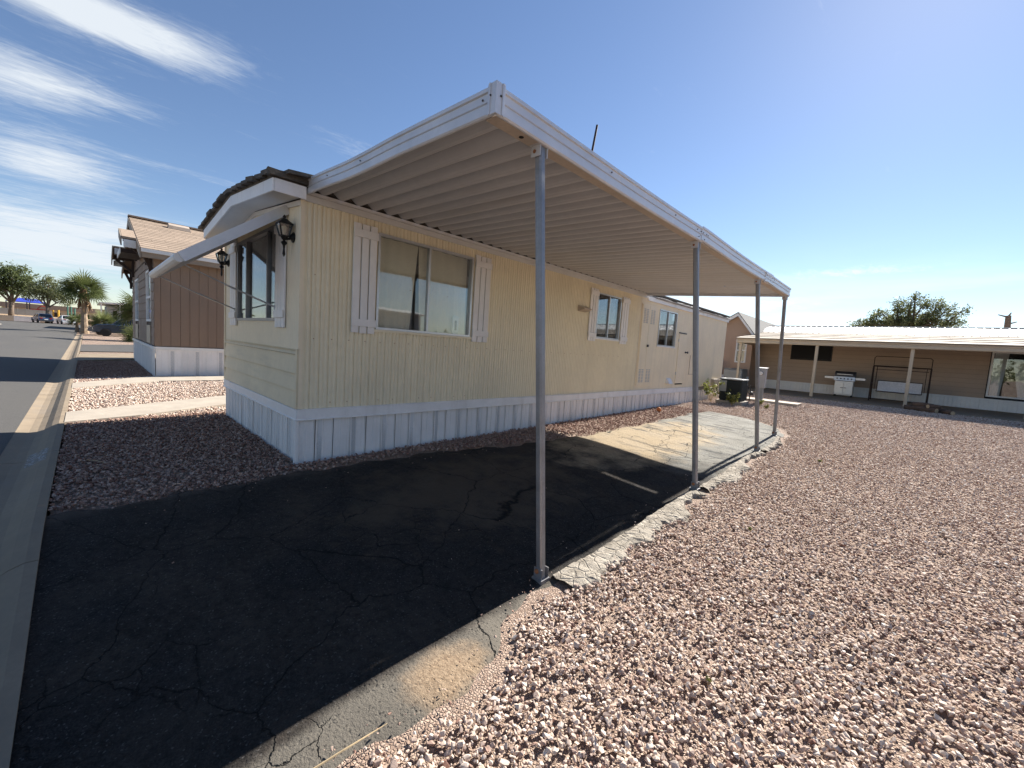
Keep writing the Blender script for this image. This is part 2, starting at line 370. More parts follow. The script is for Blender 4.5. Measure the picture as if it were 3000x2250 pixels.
# carport slab: old asphalt, roof shadow darkened into its front, cracked, sandy stain in the rear half
b = NB('slab_asphalt'); X, Y, Z = b.xyz()
wv = b.new('ShaderNodeVectorMath', operation='ADD'); b.l.new(b.pos, wv.inputs[0]); b.l.new(b.scale(b.noise(2.2, 6, .6, None, 0, True), (.35,.35,0)), wv.inputs[1])
ck = b.vor(.85, 'DISTANCE_TO_EDGE', wv.outputs[0]); ck2 = b.vor(2.3, 'DISTANCE_TO_EDGE', wv.outputs[0])
crack = b.math('MAXIMUM', b.ramp(ck, 0, .0055, 1, 0), b.math('MULTIPLY', b.ramp(ck2, 0, .012, 1, 0), b.ramp(b.noise(.9, 3), .5, .6)))
ag = b.xyz(b.vor(150, 'F1', out='Color'))
col = b.mix(ag[0], (.015,.0135,.0125), (.040,.036,.033)); col = b.mix(b.ramp(b.noise(1.3, 6, .66), .38, .70, 0, .75), col, (.060,.047,.036)); col = b.mix(b.ramp(b.noise(19, 6, .75), .42, .68, 0, .6), col, (.008,.0075,.007)); col = b.mix(b.ramp(b.noise(33, 5, .8), .58, .76, 0, .55), col, (.095,.085,.074)); spk = b.xyz(b.vor(120, 'F1', out='Color')); col = b.mix(b.ramp(spk[1], .95, .99, 0, .4), col, (.15,.14,.13))  # base colour lowered to deepen the carport roof shadow
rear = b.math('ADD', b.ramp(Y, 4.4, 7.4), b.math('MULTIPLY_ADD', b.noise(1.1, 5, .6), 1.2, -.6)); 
col = b.mix(b.ramp(rear, .45, 1.05, 0, .85), col, (.25,.24,.21))  # sunlit look of the rear painted into a paler asphalt colour
sx = b.math('DIVIDE', b.math('ADD', X, 3.5), 1.25); sy = b.math('DIVIDE', b.math('SUBTRACT', Y, 7.4), 3.2)
st = b.math('SUBTRACT', 1.0, b.math('ADD', b.math('MULTIPLY', sx, sx), b.math('MULTIPLY', sy, sy)))
st = b.math('ADD', st, b.math('MULTIPLY_ADD', b.noise(1.9, 6, .65), 2.0, -1.0))
col = b.mix(b.ramp(st, .1, .9, 0, .85), col, (.36,.28,.18))
smear = b.noise(1, 6, .7, b.scale(b.pos, (1.2,5,1))); col = b.mix(b.math('MULTIPLY', b.ramp(smear, .53, .64, 0, .85), b.ramp(Y, 5, 7.5)), col, (.05,.05,.05))
edge = b.math('ADD', b.ramp(X, -1.98, -1.74), b.math('MULTIPLY_ADD', b.noise(3, 5, .6), .9, -.45)); pits = b.ramp(b.vor(38, 'F1'), .10, .30, 1, 0); col = b.mix(b.ramp(edge, .35, .9, 0, .7), col, (.19,.17,.14)); col = b.mix(b.math('MULTIPLY', pits, .75), col, (.03,.028,.026))
ledge = b.math('ADD', b.ramp(X, -4.35, -4.95), b.math('MULTIPLY_ADD', b.noise(2.5, 5, .6), .9, -.45)); col = b.mix(b.ramp(ledge, .4, .95, 0, .6), col, (.13,.10,.08))
bx_ = b.math('DIVIDE', b.math('ADD', X, 3.5), 1.5); by_ = b.math('DIVIDE', b.math('SUBTRACT', Y, 3.1), 2.2)
br = b.math('ADD', b.math('SUBTRACT', 1.0, b.math('ADD', b.math('MULTIPLY', bx_, bx_), b.math('MULTIPLY', by_, by_))), b.math('MULTIPLY_ADD', b.noise(2.4, 6, .7), 2.6, -1.5)); col = b.mix(b.ramp(br, .1, .9, 0, .75), col, (.088,.066,.046))
ox = b.math('DIVIDE', b.math('ADD', X, 1.66), .19); oy = b.math('DIVIDE', b.math('SUBTRACT', Y, 1.36), .30)
so = b.math('ADD', b.math('SUBTRACT', 1.0, b.math('ADD', b.math('MULTIPLY', ox, ox), b.math('MULTIPLY', oy, oy))), b.math('MULTIPLY_ADD', b.noise(9, 6, .7), 1.4, -.7)); col = b.mix(b.ramp(so, -.2, .9, 0, .8), col, b.mix(b.ramp(b.noise(40, 5, .7), .35, .65), (.25,.17,.105), (.40,.29,.19)))
col = b.mix(crack, col, (.008,.008,.008))
pit = b.ramp(b.vor(42, 'F1'), .12, .38); hh = b.math('SUBTRACT', b.math('ADD', b.math('MULTIPLY', b.noise(60, 5, .75), 1.0), b.math('MULTIPLY', pit, b.ramp(b.noise(2.1, 4), .42, .62, .15, .7))), b.math('MULTIPLY', crack, 1.5))
MATS['slab_asphalt'] = b.done(col, b.ramp(b.noise(2, 4), .3, .7, .8, .98), 0, b.bump(hh, .8, .014), .15)
b = NB('rough_concrete'); ch = b.vor(9, 'DISTANCE_TO_EDGE'); col = b.mix(b.ramp(b.noise(8, 6, .65), .3, .7), (.27,.235,.19), (.47,.42,.35)); col = b.mix(b.ramp(b.noise(35, 4, .7), .5, .72, 0, .6), col, (.17,.14,.11)); MATS['rough_concrete'] = b.done(col, .95, 0, b.bump(b.math('ADD', b.noise(22, 6, .75), b.ramp(ch, 0, .08, 0, .4)), 1.0, .03), .2)
b = NB('dirt'); col = b.mix(b.ramp(b.noise(14, 6, .65), .35, .7), (.30,.205,.13), (.44,.33,.22)); MATS['dirt'] = b.done(col, .95, 0, b.bump(b.noise(60, 6, .7), .7, .012), .2)
b = NB('faded_paint'); n = b.noise(28, 5, .7); b.done((.42,.40,.37), .8); tr = b.new('ShaderNodeBsdfTransparent'); mx = b.new('ShaderNodeMixShader'); b.l.new(b.ramp(n, .38, .6, 0, .9), mx.inputs[0]); b.l.new(tr.outputs[0], mx.inputs[1]); b.l.new(b.p.outputs[0], mx.inputs[2]); b.l.new(mx.outputs[0], b.out.inputs[0]); MATS['faded_paint'] = b.m
# perforated vent strip in the skirting
b = NB('vent_strip'); q = b.vor(95, 'F1', b.scale(b.pos, (1,1,1)), 'Distance', .15); col = b.mix(b.ramp(q, .3, .42, 1, 0), (.66,.66,.66), (.22,.22,.22)); MATS['vent_strip'] = b.done(col, .6)
M = MATS
# ------------------------------------------------------------------ ground, street, kerb, slab
def axis(*segs):
    out = []
    for a, b, st in segs:
        n = max(1, int(round((b-a)/st))); out += [a+(b-a)*i/n for i in range(n)]
    return out + [segs[-1][1]]
gx = axis((-2000,-300,340),(-300,-60,20),(-60,-24,3),(-24,8,.5),(8,40,4),(40,2000,392))
gy = axis((-2000,-200,360),(-200,-20,30),(-20,-.27,4.94),(-.27,-.235,.035),(-.235,14,.4744),(14,30,1),(30,200,17),(200,2000,360))
ground = struct(MB().sheet(gx, gy, lambda x, y: gz(x,y) - (.03 if y > -.25 else .2), None), 'ground', M['ground_bed'], fix=False)

def kerb_z(x): return gz(x, -.25)
KP = [(-.25,.022),(-.31,.022),(-.38,-.008),(-.45,-.055),(-.52,-.08),(-.60,-.085),(-.73,-.068),(-.73,-.25),(-.25,-.25)]
kerb = tag(MB().sweep([(x, 0, kerb_z(x)-.004) for x in (-62,-40,-20,-9,-5,-1.9,8,20)], (0,1,0), [(a, b-.03) for a, b in KP]).build('kerb', M['concrete'], None, (-20,-.4,0)), kind='structure')
x = -62.0
while x < 18:
    L = 3.05
    o = MB().sweep([(x+.006+(L-.012)*i/6, 0, kerb_z(x+L*i/6)) for i in range(7)], (0,1,0), KP).build('kerb_segment', M['concrete'], kerb)
    x += L
def street_z(x, y): return gz(x, -.25) - .066 + .10*math.sin(min(max((-.72-y)/7.2,0),1)*math.pi)
struct(MB().sheet(axis((-76,-24,4),(-24,24,1)), axis((-8.2,-.725,.6)), lambda x, y: street_z(x,y)), 'street', M['street_asphalt'], True, False)
struct(MB().sheet(axis((-114,-76,3)), axis((-60,26,3)), lambda x, y: gz(x,-.25)-.02 + (0 if y < -.7 else .0)), 'cross_street', M['street_asphalt'], True, False)
struct(MB().box(-86,-71,-8.0,-7.75,gz(-80,0)-.1,gz(-80,0)+.08), 'traffic_island_kerb', M['concrete_pale'])

def slab(name, poly, mat, zoff=.03, th=.15):
    mb = MB(); n = len(poly)
    top = [(x, y, gz(x,y)+zoff) for x, y in poly]; bot = [(x, y, z-th) for x, y, z in top]
    mb.add(top+bot, [tuple(range(n))]+[(i,n+i,n+(i+1)%n,(i+1)%n) for i in range(n)])
    return struct(mb, name, mat)
slab('walkway', [(-8.99,-.255),(-9.19,.61),(-9.79,1.84),(-10.95,4.2),(-12.1,4.2),(-10.92,1.75),(-9.95,-.255)], M['concrete_pale'])
slab('walkway', [(-13.42,-.255),(-14.5,1.34),(-14.4,3.6),(-15.55,3.6),(-15.93,1.34),(-14.46,-.255)], M['concrete_pale'])
slab('walkway', [(-22.3,-.26),(-23.5,1.31),(-25.0,4.0),(-28.0,4.0),(-26.5,-.26)], M['concrete'])
slab('driveway', [(-29.1,-.27),(-29.4,6),(-41,6),(-36.7,-.27)], M['street_asphalt'], .01)

# carport slab
SL = ([-.3,1.4,2.6,4.5,6.3,9.7,11.2,12.1],[-4.86,-4.86,-4.88,-4.5,-4.22,-4.12,-4.2,-4.0])
SR = ([-.3,.9,1.15,1.36,1.6,1.85,2.5,5.5,9.6,10.6,11.4,11.9,12.1],[-1.60,-1.64,-1.50,-1.46,-1.52,-1.70,-1.80,-1.78,-1.80,-1.9,-2.15,-2.6,-3.0])
def wob(y, k): return .035*math.sin(y*7.1+k)+.025*math.sin(y*17.3+k*2)+.03*math.sin(y*3.1+k*3)
def slab_l(y): return interp(y,*SL)+wob(y,0)
def slab_r(y): return interp(y,*SR)+wob(y,1.7)*.8
ys = axis((-.25,12.1,.06)); nt_ = 26; mb = MB()
for y in ys:
    a, c = slab_l(y), slab_r(y)
    for i in range(nt_+1):
        xx = a+(c-a)*i/nt_; e = min(i, nt_-i)/2.0
        dip = .012*math.sin(xx*2.3+y*1.1)*math.sin(y*.9) 
        mb.v.append((xx, y, gz(xx,y)+.004+dip - (.03 if e == 0 else 0)))
for j in range(len(ys)-1):
    for i in range(nt_): k = j*(nt_+1)+i; mb.f.append((k, k+1, k+nt_+2, k+nt_+1))
struct(mb, 'carport_slab', M['slab_asphalt'], True, False)
# crumbling concrete footing along the post line
def footing(y0, y1, w0, w1, seed):
    r = random.Random(seed); mb = MB(); yy = axis((y0,y1,.05)); P = []; wn_ = hn_ = 0
    for k, y in enumerate(yy):
        wn_ = wn_*.75+r.uniform(-.05,.05); hn_ = hn_*.7+r.uniform(-.004,.004)
        base = interp(y,*SR)-.05+.02*math.sin(y*2.3); t = min(1, k/3, (len(yy)-1-k)/3); w = max(.05,(w0+(w1-w0)*(y-y0)/(y1-y0))+wn_); h = (.012+hn_)*t
        g = gz(base,y); row = []
        for i, (f, hh) in enumerate(((0,-.03),(.08,.010),(.3,.014),(.55,.015),(.8,.010),(.95,.0),(1.05,-.03))):
            row.append((base+w*f, y+r.uniform(-.012,.012), g+hh+(h+r.uniform(-.007,.007) if 0 < i < 6 else 0)))
        P.append(row)
    for k, row in enumerate(P):
        mb.v += row
        if k: a = (k-1)*7; mb.f += [(a+i,a+i+1,a+7+i+1,a+7+i) for i in range(6)]
    return struct(mb, 'post_footing', M['rough_concrete'])
footing(2.50, 5.30, .26, .2, 3); footing(5.48, 8.25, .17, .15, 4); footing(8.45, 10.2, .14, .1, 5)
# ------------------------------------------------------------------ gravel
STONES = bpy.data.collections.new('gravel_prototypes')
for k in range(14):
    r = random.Random(100+k); bm = bmesh.new(); sx, sy, sz = r.uniform(.8,1.25), r.uniform(.6,1.0), r.uniform(.42,.75)
    for i in range(13):
        v = Vector((r.gauss(0,1), r.gauss(0,1), r.gauss(0,1))).normalized()*r.uniform(.78,1.12); bm.verts.new((v.x*sx*.5, v.y*sy*.5, v.z*sz*.5))
    bmesh.ops.convex_hull(bm, input=bm.verts)
    for v in [v for v in bm.verts if not v.link_faces]: bm.verts.remove(v)
    me = bpy.data.meshes.new('pebble'); bm.to_mesh(me); bm.free(); me.materials.append(M['gravel_stone'])
    STONES.objects.link(bpy.data.objects.new('pebble', me))
def gravel_nodes():
    g = bpy.data.node_groups.new('scatter_gravel', 'GeometryNodeTree')
    g.interface.new_socket('Geometry', in_out='INPUT', socket_type='NodeSocketGeometry'); g.interface.new_socket('Geometry', in_out='OUTPUT', socket_type='NodeSocketGeometry')
    n, l = g.nodes, g.links; i, o = n.new('NodeGroupInput'), n.new('NodeGroupOutput')
    ci = n.new('GeometryNodeCollectionInfo'); ci.inputs['Collection'].default_value = STONES; ci.inputs['Separate Children'].default_value = True; ci.inputs['Reset Children'].default_value = True
    ip = n.new('GeometryNodeInstanceOnPoints'); ip.inputs['Pick Instance'].default_value = True
    def attr(nm, ty):
        a = n.new('GeometryNodeInputNamedAttribute'); a.data_type = ty; a.inputs['Name'].default_value = nm; return a.outputs['Attribute']
    l.new(i.outputs[0], ip.inputs['Points']); l.new(ci.outputs[0], ip.inputs['Instance']); l.new(attr('rot','FLOAT_VECTOR'), ip.inputs['Rotation']); l.new(attr('size','FLOAT_VECTOR'), ip.inputs['Scale']); l.new(attr('pick','INT'), ip.inputs['Instance Index'])
    l.new(ip.outputs[0], o.inputs[0]); return g
GN = gravel_nodes()
def gravel(name, label, P, size, tint, zoff=0):
    n = len(P); me = bpy.data.meshes.new(name)
    z = np.array([gz(a,c) for a, c in P]) + zoff + npr.uniform(-.3,.35,n)*size
    me.from_pydata(np.column_stack([P, z]).tolist(), [], [])
    rot = np.column_stack([npr.normal(0,.45,n), npr.normal(0,.45,n), npr.uniform(0,6.28,n)])
    for nm, ty, d in (('rot','FLOAT_VECTOR',rot),('size','FLOAT_VECTOR',np.repeat(size[:,None],3,1)),):
        me.attributes.new(nm, ty, 'POINT').data.foreach_set('vector', d.astype(np.float32).ravel())
    me.attributes.new('tint','FLOAT','POINT').data.foreach_set('value', tint.astype(np.float32))
    me.attributes.new('pick','INT','POINT').data.foreach_set('value', npr.integers(0,14,n).astype(np.int32))
    o = bpy.data.objects.new(name, me); COL.objects.link(o); md = o.modifiers.new('scatter','NODES'); md.node_group = GN
    return tag(o, label, 'gravel', None, 'stuff')
def sprinkle(x0, x1, y0, y1, dens, keep):
    n = int((x1-x0)*(y1-y0)*dens); P = np.column_stack([npr.uniform(x0,x1,n), npr.uniform(y0,y1,n)])
    return P[[bool(keep(a,c)) for a, c in P]]
def inpoly(poly):
    def f(x, y):
        c = False; j = len(poly)-1
        for i in range(len(poly)):
            (xi, yi), (xj, yj) = poly[i], poly[j]
            if (yi > y) != (yj > y) and x < (xj-xi)*(y-yi)/(yj-yi)+xi: c = not c
            j = i
        return c
    return f
w1 = inpoly([(-8.99,-.26),(-9.19,.61),(-9.79,1.84),(-10.95,4.2),(-12.1,4.2),(-10.92,1.75),(-9.95,-.26)]); w2 = inpoly([(-13.42,-.26),(-14.5,1.34),(-14.4,3.6),(-15.55,3.6),(-15.93,1.34),(-14.46,-.26)])
def clumpn(P, s, k): return .5+.25*np.sin(P[:,0]*s+k)*np.sin(P[:,1]*s*1.3+k*2)+.25*np.sin(P[:,0]*s*2.7+P[:,1]*s*1.9+k)
def yard_keep(x, y):
    if x > max(2.6, .155*y+1.2): return False
    if y > 12.05: return x > -5.1
    e = slab_r(y)+(.10 if y > 2.3 else .05+.30*0)
    return x > e + rnd.uniform(0,.06)+rnd.uniform(-.02,.04)
parts = []
for y0, y1, dn, s0, s1 in ((-.24,4,2000,.016,.044),(4,8,1650,.018,.042),(8,13,1200,.022,.044),(13,21.2,800,.026,.048)):
    P = sprinkle(-5.1, .155*y1+1.4 if y1 > 8 else 2.7, y0, y1, dn, yard_keep); sz = npr.uniform(0,1,len(P))**1.9*(s1-s0)+s0
    # thin spots where the soil shows between the stones
    parts.append((P, sz))
P = np.concatenate([p for p, s in parts]); sz = np.concatenate([s for p, s in parts])
t = np.clip(npr.normal(.55,.2,len(P)) + .12*(clumpn(P,1.1,2)-.5), .02, 1)
red = np.exp(-((P[:,0]-.9-.12*P[:,1])/.5)**2); t = np.where(npr.uniform(0,1,len(P)) < .10*red, npr.uniform(.0,.16,len(P)), t)  # share of red stones follows the lens flare band, painted into the tint
t = np.where(npr.uniform(0,1,len(P)) < .03, npr.uniform(0,.2,len(P)), t)
gravel('yard_gravel', 'pinkish crushed gravel spread over the open yard beside the carport slab', P, sz, t)
def front_keep(x, y):
    if y < 1.72: return -9.15 < x < slab_l(y)+rnd.uniform(-.05,.08) and not w1(x,y)
    return -5.14 < x < slab_l(y)+rnd.uniform(-.06,.06)
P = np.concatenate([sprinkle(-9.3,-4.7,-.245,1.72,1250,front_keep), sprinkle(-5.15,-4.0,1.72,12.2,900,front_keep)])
gravel('front_gravel', 'gravel tinted dark to deepen its shade, in the bed before the front end wall of the cream mobile home', P, npr.uniform(0,1,len(P))**1.5*.028+.022, np.clip(npr.normal(.17,.12,len(P)),0,1))  # stone tint lowered here so the house shade reads darker
P = sprinkle(-15.9,-8.9,-.245,9,620,lambda x, y: not w1(x,y) and not w2(x,y) and (x < -8.95) and (x > -14.5 or y < 1.3) and not (x > -9.15 and y < 1.72))
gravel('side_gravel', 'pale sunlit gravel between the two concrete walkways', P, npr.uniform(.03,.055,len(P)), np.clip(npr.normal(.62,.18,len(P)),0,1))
P = sprinkle(-22.4,-14.6,-.245,1.36,520,lambda x, y: not w2(x,y) and x < -14.46-(y+.25)*.92 or (x < -15.9))
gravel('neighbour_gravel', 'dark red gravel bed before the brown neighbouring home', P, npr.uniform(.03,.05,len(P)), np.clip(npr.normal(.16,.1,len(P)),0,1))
P = np.concatenate([sprinkle(-4.8,-1.7,.0,11.5,1.2,lambda x, y: slab_l(y) < x < slab_r(y)), sprinkle(-4.9,-4.2,0,9,22,lambda x, y: slab_l(y) < x < slab_l(y)+.4), sprinkle(-1.95,-1.4,.3,2.3,170,lambda x, y: slab_r(y)-.12 < x < slab_r(y)+.35), sprinkle(-2.2,-1.5,.1,9,26,lambda x, y: slab_r(y)-.3 < x < slab_r(y)+.3)])
gravel('loose_pebbles', 'loose pebbles scattered along the edges of the carport slab', P, npr.uniform(.006,.022,len(P)), np.clip(npr.normal(.3,.18,len(P)),0,1), .008)
# ------------------------------------------------------------------ the cream mobile home
WX, FY, HW, HE = -5.168, 1.73, -8.85, 16.65
home = thing('mobile_home', 'cream mobile home with ribbed metal siding, white skirting and white board shutters', 'mobile home', (-7.0, 9.2, .1))
FS = frame((WX,0,0), (0,1,0), (1,0,0)); FF = frame((0,FY,0), (1,0,0), (0,-1,0))
def ribbed(F, u0, u1, z0, z1, holes, period, prof, phase=0, back=.02):
    us = set([round(u0,5), round(u1,5)])
    k = math.floor((u0-phase)/period)
    while k*period+phase < u1:
        for t, n in prof:
            u = k*period+phase+t*period
            if u0 < u < u1: us.add(round(u,5))
        k += 1
    for h in holes:
        for u in h[:2]:
            if u0 < u < u1: us.add(round(u,5))
    us = sorted(us); ts = [p[0] for p in prof]+[1]; ns = [p[1] for p in prof]+[prof[0][1]]
    off = lambda u: interp(((u-phase)/period) % 1, ts, ns)
    mb = MB()
    for a, c in zip(us[:-1], us[1:]):
        m = (a+c)/2; zs = [(z0,z1)]
        for h in holes:
            if h[0] < m < h[1]:
                q = []
                for p0, p1 in zs:
                    if h[2] > p0: q.append((p0, min(p1,h[2])))
                    if h[3] < p1: q.append((max(p0,h[3]), p1))
                zs = [i for i in q if i[1]-i[0] > 1e-4]
        na, nc = off(a), off(c)
        for p0, p1 in zs:
            mb.add([F(a,na,p0),F(c,nc,p0),F(c,nc,p1),F(a,na,p1)], [(0,1,2,3)])
            mb.add([F(a,-back,p0),F(c,-back,p0),F(c,-back,p1),F(a,-back,p1)], [(3,2,1,0)])
    return mb
RIB = [(0,-.014),(.05,-.004),(.16,.003),(.38,.0),(.46,-.006),(.52,-.006),(.58,.001),(.78,.004),(.95,-.003)]
WIN1, WIN2, WIN3 = (2.67,4.29,1.67,2.92), (7.90,8.91,1.89,2.89), (11.0,12.17,1.87,2.87)
side_holes = [WIN1, WIN2, WIN3]
e = [FY, 2.59, 3.45, 4.31, 5.17, 6.03, 6.89, 7.75, 8.61, 9.92]
for a, c in zip(e[:-1], e[1:]):
    ribbed(FS, a, c-.0015, .645, 3.06, side_holes, .1075, RIB, .03).build('siding_panel', M['siding_yellow'], home, fix=False)
RIB2 = [(0,-.004),(.12,0),(.5,.001),(.88,0)]
e = [9.92, 11.2, 12.45, 13.7, 14.95, HE]
for a, c in zip(e[:-1], e[1:]):
    ribbed(FS, a, c-.0015, .645, 3.06, side_holes, .055, RIB2, .0).build('siding_panel', M['siding_cream'], home, fix=False)
WINF = (-7.97,-5.99,1.69,2.92)
FR = [(0,-.006),(.1,0),(.5,.001),(.9,0)]
for a, c, z0, z1 in ((HW,WINF[0]+.001,1.355,3.05),(WINF[0]+.001,WINF[1]-.001,1.355,WINF[2]),(WINF[0]+.001,WINF[1]-.001,WINF[3],3.05),(WINF[1]-.001,WX,1.355,3.05)):
    ribbed(FF, a, c-.001, z0, z1, [], .062, FR, 0).build('siding_panel', M['siding_cream'], home, fix=False)
# gable above, closed rear and west walls, floor
GP = [(-5.168,3.05),(-7.0,3.235),(HW,3.05)]
mb = MB().prism([(x, FY-.002, z) for x, z in GP], (0,.03,0)); mb.build('gable', M['siding_cream'], home)
mb = MB().box(HW-.0,HW+.04,FY+.05,HE,.3,3.05).box(HW+.045,WX-.03,HE-.04,HE,.3,3.05); mb.build('rear_wall', M['siding_cream'], home)
mb = MB().box(HW+.05,WX-.04,FY+.04,HE-.05,.55,.62); mb.build('floor', M['interior'], home)
mb = MB().box(-7.1,-7.05,FY+.1,HE-.1,.63,3.0); mb.build('inner_wall', M['interior'], home)
# lap boards of the front apron
MB().fbox(FF,HW+.03,WX-.04,-.03,-.011,.6,1.35).build('apron_backing', M['dark_void'], home)  # near-black sheet behind the boards darkens the lap shadow lines
for z0, z1 in ((.655,.862),(.868,1.066),(1.072,1.296),(1.301,1.350)):
    o = MB().hexa([FF(HW+.02,.026,z0),FF(WX-.03,.026,z0),FF(WX-.03,-.01,z0),FF(HW+.02,-.01,z0),FF(HW+.02,-.002,z1-.001),FF(WX-.03,-.002,z1-.001),FF(WX-.03,-.01,z1-.001),FF(HW+.02,-.01,z1-.001)]).build('lap_board', M['lap_cream'], home)
    bevel(o, .003)
mb = MB().fbox(FF,HW-.01,WX+.012,-.004,.026,1.352,1.362); mb.build('drip_flashing', M['lap_cream'], home)
# corner trims
mb = MB().box(WX-.045,WX+.012,FY-.012,FY-.003,1.366,3.06).box(WX+.003,WX+.012,FY-.0025,FY+.035,.66,3.06); mb.build('corner_trim', M['siding_cream'], home)
mb = MB().box(WX-.05,WX-.0,FY-.022,FY+.004,.655,1.35); mb.build('corner_trim', M['lap_cream'], home)
mb = MB().box(HW-.014,HW+.03,FY-.02,FY+.02,.655,3.05); mb.build('corner_trim', M['siding_cream'], home)
# skirting
sk = MB()
prof = [(0,-.025),(.005,-.025),(.0065,.012),(.02,.012),(.024,.0),(.10,.001),(.104,.008),(.118,.008),(.122,.0),(.21,.0),(.214,.011),(.22,.011)]
top, bot = .53, -.12
for i, (u, n) in enumerate(prof): sk.v += [(u,n,bot),(u,n,top)]
for i in range(len(prof)-1): sk.f.append((2*i,2*i+2,2*i+3,2*i+1))
SKM = sk.mesh('skirting_panel', M['skirt_white'], False, False)
vs_ = MB().box(.035,.085,-.004,.0045,-.12,.53); VSM = vs_.mesh('vent_strip', M['vent_strip'])
def skirt_run(F, u0, u1, z, tilt=0, vents=True):
    k = 0; u = u0
    while u < u1-.02:
        w = min(.22, u1-u); A = F(u,0,0); U = (F(1,0,0)-F(0,0,0)); Nn = (F(0,1,0)-F(0,0,0))
        R = Matrix(((U.x*w/.2255,Nn.x,0,A.x),(U.y*w/.2255,Nn.y,0,A.y),(0,0,1,z+gz(A.x,A.y)*0),(0,0,0,1)))
        t = Matrix.Rotation(rnd.uniform(-.012,.012)+tilt, 4, 'Y'); t2 = Matrix.Rotation(rnd.uniform(-.012,.006), 4, 'X')
        o = piece(SKM, 'skirting_panel', home, R @ T(0,rnd.uniform(-.003,.004),0) @ t @ t2)
        if vents and k % 2 == 1: piece(VSM, 'vent_strip', o, R @ t @ t2)
        u += .2205; k += 1
FSk = frame((WX-.035,0,0),(0,1,0),(1,0,0)); FFk = frame((0,FY+.02,0),(1,0,0),(0,-1,0))
skirt_run(FSk, FY-.01, 15.5, 0); skirt_run(FFk, HW+.01, WX-.04, 0, -.008)
mb = MB().box(WX-.05,WX+.002,FY-.03,FY+.03,-.12,.53); bevel(mb.build('skirting_corner', M['skirt_white'], home), .02, 3)
# rear skirting box end
mb = MB().box(WX-.05,WX-.02,15.5,HE,-.1,.66); mb.build('skirting_end', M['siding_cream'], home)
# trim band on top of skirting
BP = [(0,.642),(.012,.648),(.020,.640),(.020,.535),(.030,.525),(.030,.518),(-.02,.518),(-.02,.642)]
for i, (a, c) in enumerate(((FY-.02,2.30),(2.30,5.3),(5.3,8.4),(8.4,11.3),(11.3,13.95))):
    d = .004*(i % 2); zz = -.004*(i % 3)
    MB().sweep([FS(a+.001,d,zz),FS(c+.012,d,zz)], (1,0,0), BP).build('skirting_band', M['white_trim'], home)
MB().sweep([FF(HW-.01,.002,0),FF(WX+.012,.002,0)], (0,-1,0), BP).build('skirting_band', M['white_trim'], home)
MB().fbox(FS,FY-.02,13.95,0,.024,.6425,.652).build('band_flashing', M['white_trim'], home)
# eave trim along the side and rake board on the front
MB().fbox(FS,FY-.01,HE,-.01,.022,3.055,3.125).build('eave_trim', M['soffit_white'], home)
MB().fbox(FS,FY+.02,10.4,-.01,.038,3.128,3.165).build('hanger_rail', M['soffit_white'], home)
for a, c in zip(GP[:-1], GP[1:]):
    MB().hexa([(a[0],FY-.024,a[1]-.055),(c[0],FY-.024,c[1]-.055),(c[0],FY-.003,c[1]-.055),(a[0],FY-.003,a[1]-.055),(a[0],FY-.024,a[1]),(c[0],FY-.024,c[1]),(c[0],FY-.003,c[1]),(a[0],FY-.003,a[1])]).build('rake_board', M['soffit_white'], home)
# roof: low gable with boxed front overhang and a curled shingle edge
RO = [(-5.10,3.06),(-6.95,3.235),(-8.83,3.05)]
OY = 1.42
mb = MB()
for a, c in zip(RO[:-1], RO[1:]): mb.hexa([(a[0],OY+.012,a[1]),(c[0],OY+.012,c[1]),(c[0],FY-.026,c[1]),(a[0],FY-.026,a[1]),(a[0],OY+.012,a[1]+.02),(c[0],OY+.012,c[1]+.02),(c[0],FY-.026,c[1]+.02),(a[0],FY-.026,a[1]+.02)])
mb.build('soffit', M['soffit_white'], home)
for a, c in zip(RO[:-1], RO[1:]):
    o = MB().hexa([(a[0],OY-.01,a[1]-.012),(c[0],OY-.01,c[1]-.012),(c[0],OY+.01,c[1]-.012),(a[0],OY+.01,a[1]-.012),(a[0],OY-.01,a[1]+.125),(c[0],OY-.01,c[1]+.125),(c[0],OY+.01,c[1]+.125),(a[0],OY+.01,a[1]+.125)]).build('front_fascia', M['white_trim'], home); bevel(o, .003)
MB().box(-5.112,-5.092,OY+.011,FY+.02,3.05,3.185).build('side_fascia', M['white_trim'], home)
MB().box(-8.85,-8.83,OY+.011,HE,3.04,3.175).build('side_fascia', M['white_trim'], home)
mb = MB(); RT = [(-5.12,3.19),(-6.98,3.365),(-9.0,3.18)]
for a, c in zip(RT[:-1], RT[1:]): mb.hexa([(a[0],OY,a[1]),(c[0],OY,c[1]),(c[0],HE+.05,c[1]),(a[0],HE+.05,a[1]),(a[0],OY,a[1]+.05),(c[0],OY,c[1]+.05),(c[0],HE+.05,c[1]+.05),(a[0],OY+HE-OY+.05,a[1]+.05)])
roof = mb.build('roof', M['roof_dark'], home)
# curled shingles along the front edge: each shingle its own piece
sh = MB().hexa([(0,0,0),(.30,0,.0),(.30,.45,.02),(0,.45,.02),(0,0,.03),(.30,.0,.03),(.30,.45,.045),(0,.45,.045)]); SHM = sh.mesh('shingle', M['roof_dark'])
def rz_(x): return interp(-x, [5.1,6.98,9.0], [3.245,3.42,3.235])
for row in range(2):
    x = -9.12
    while x < -5.12:
        zz = rz_(x+.13)+.012+row*.028; sl = math.atan2(rz_(x+.28)-rz_(x), .28)
        piece(SHM, 'shingle', roof, T(x, OY-.06+row*.16+rnd.uniform(-.02,.02), zz-.02) @ Matrix.Rotation(-sl+rnd.uniform(.0,.09), 4, 'Y') @ Matrix.Rotation(rnd.uniform(-.02,.08), 4, 'X') @ Matrix.Diagonal((1,1,rnd.uniform(1.0,1.8),1)))
        x += .268 if row == 0 else .275
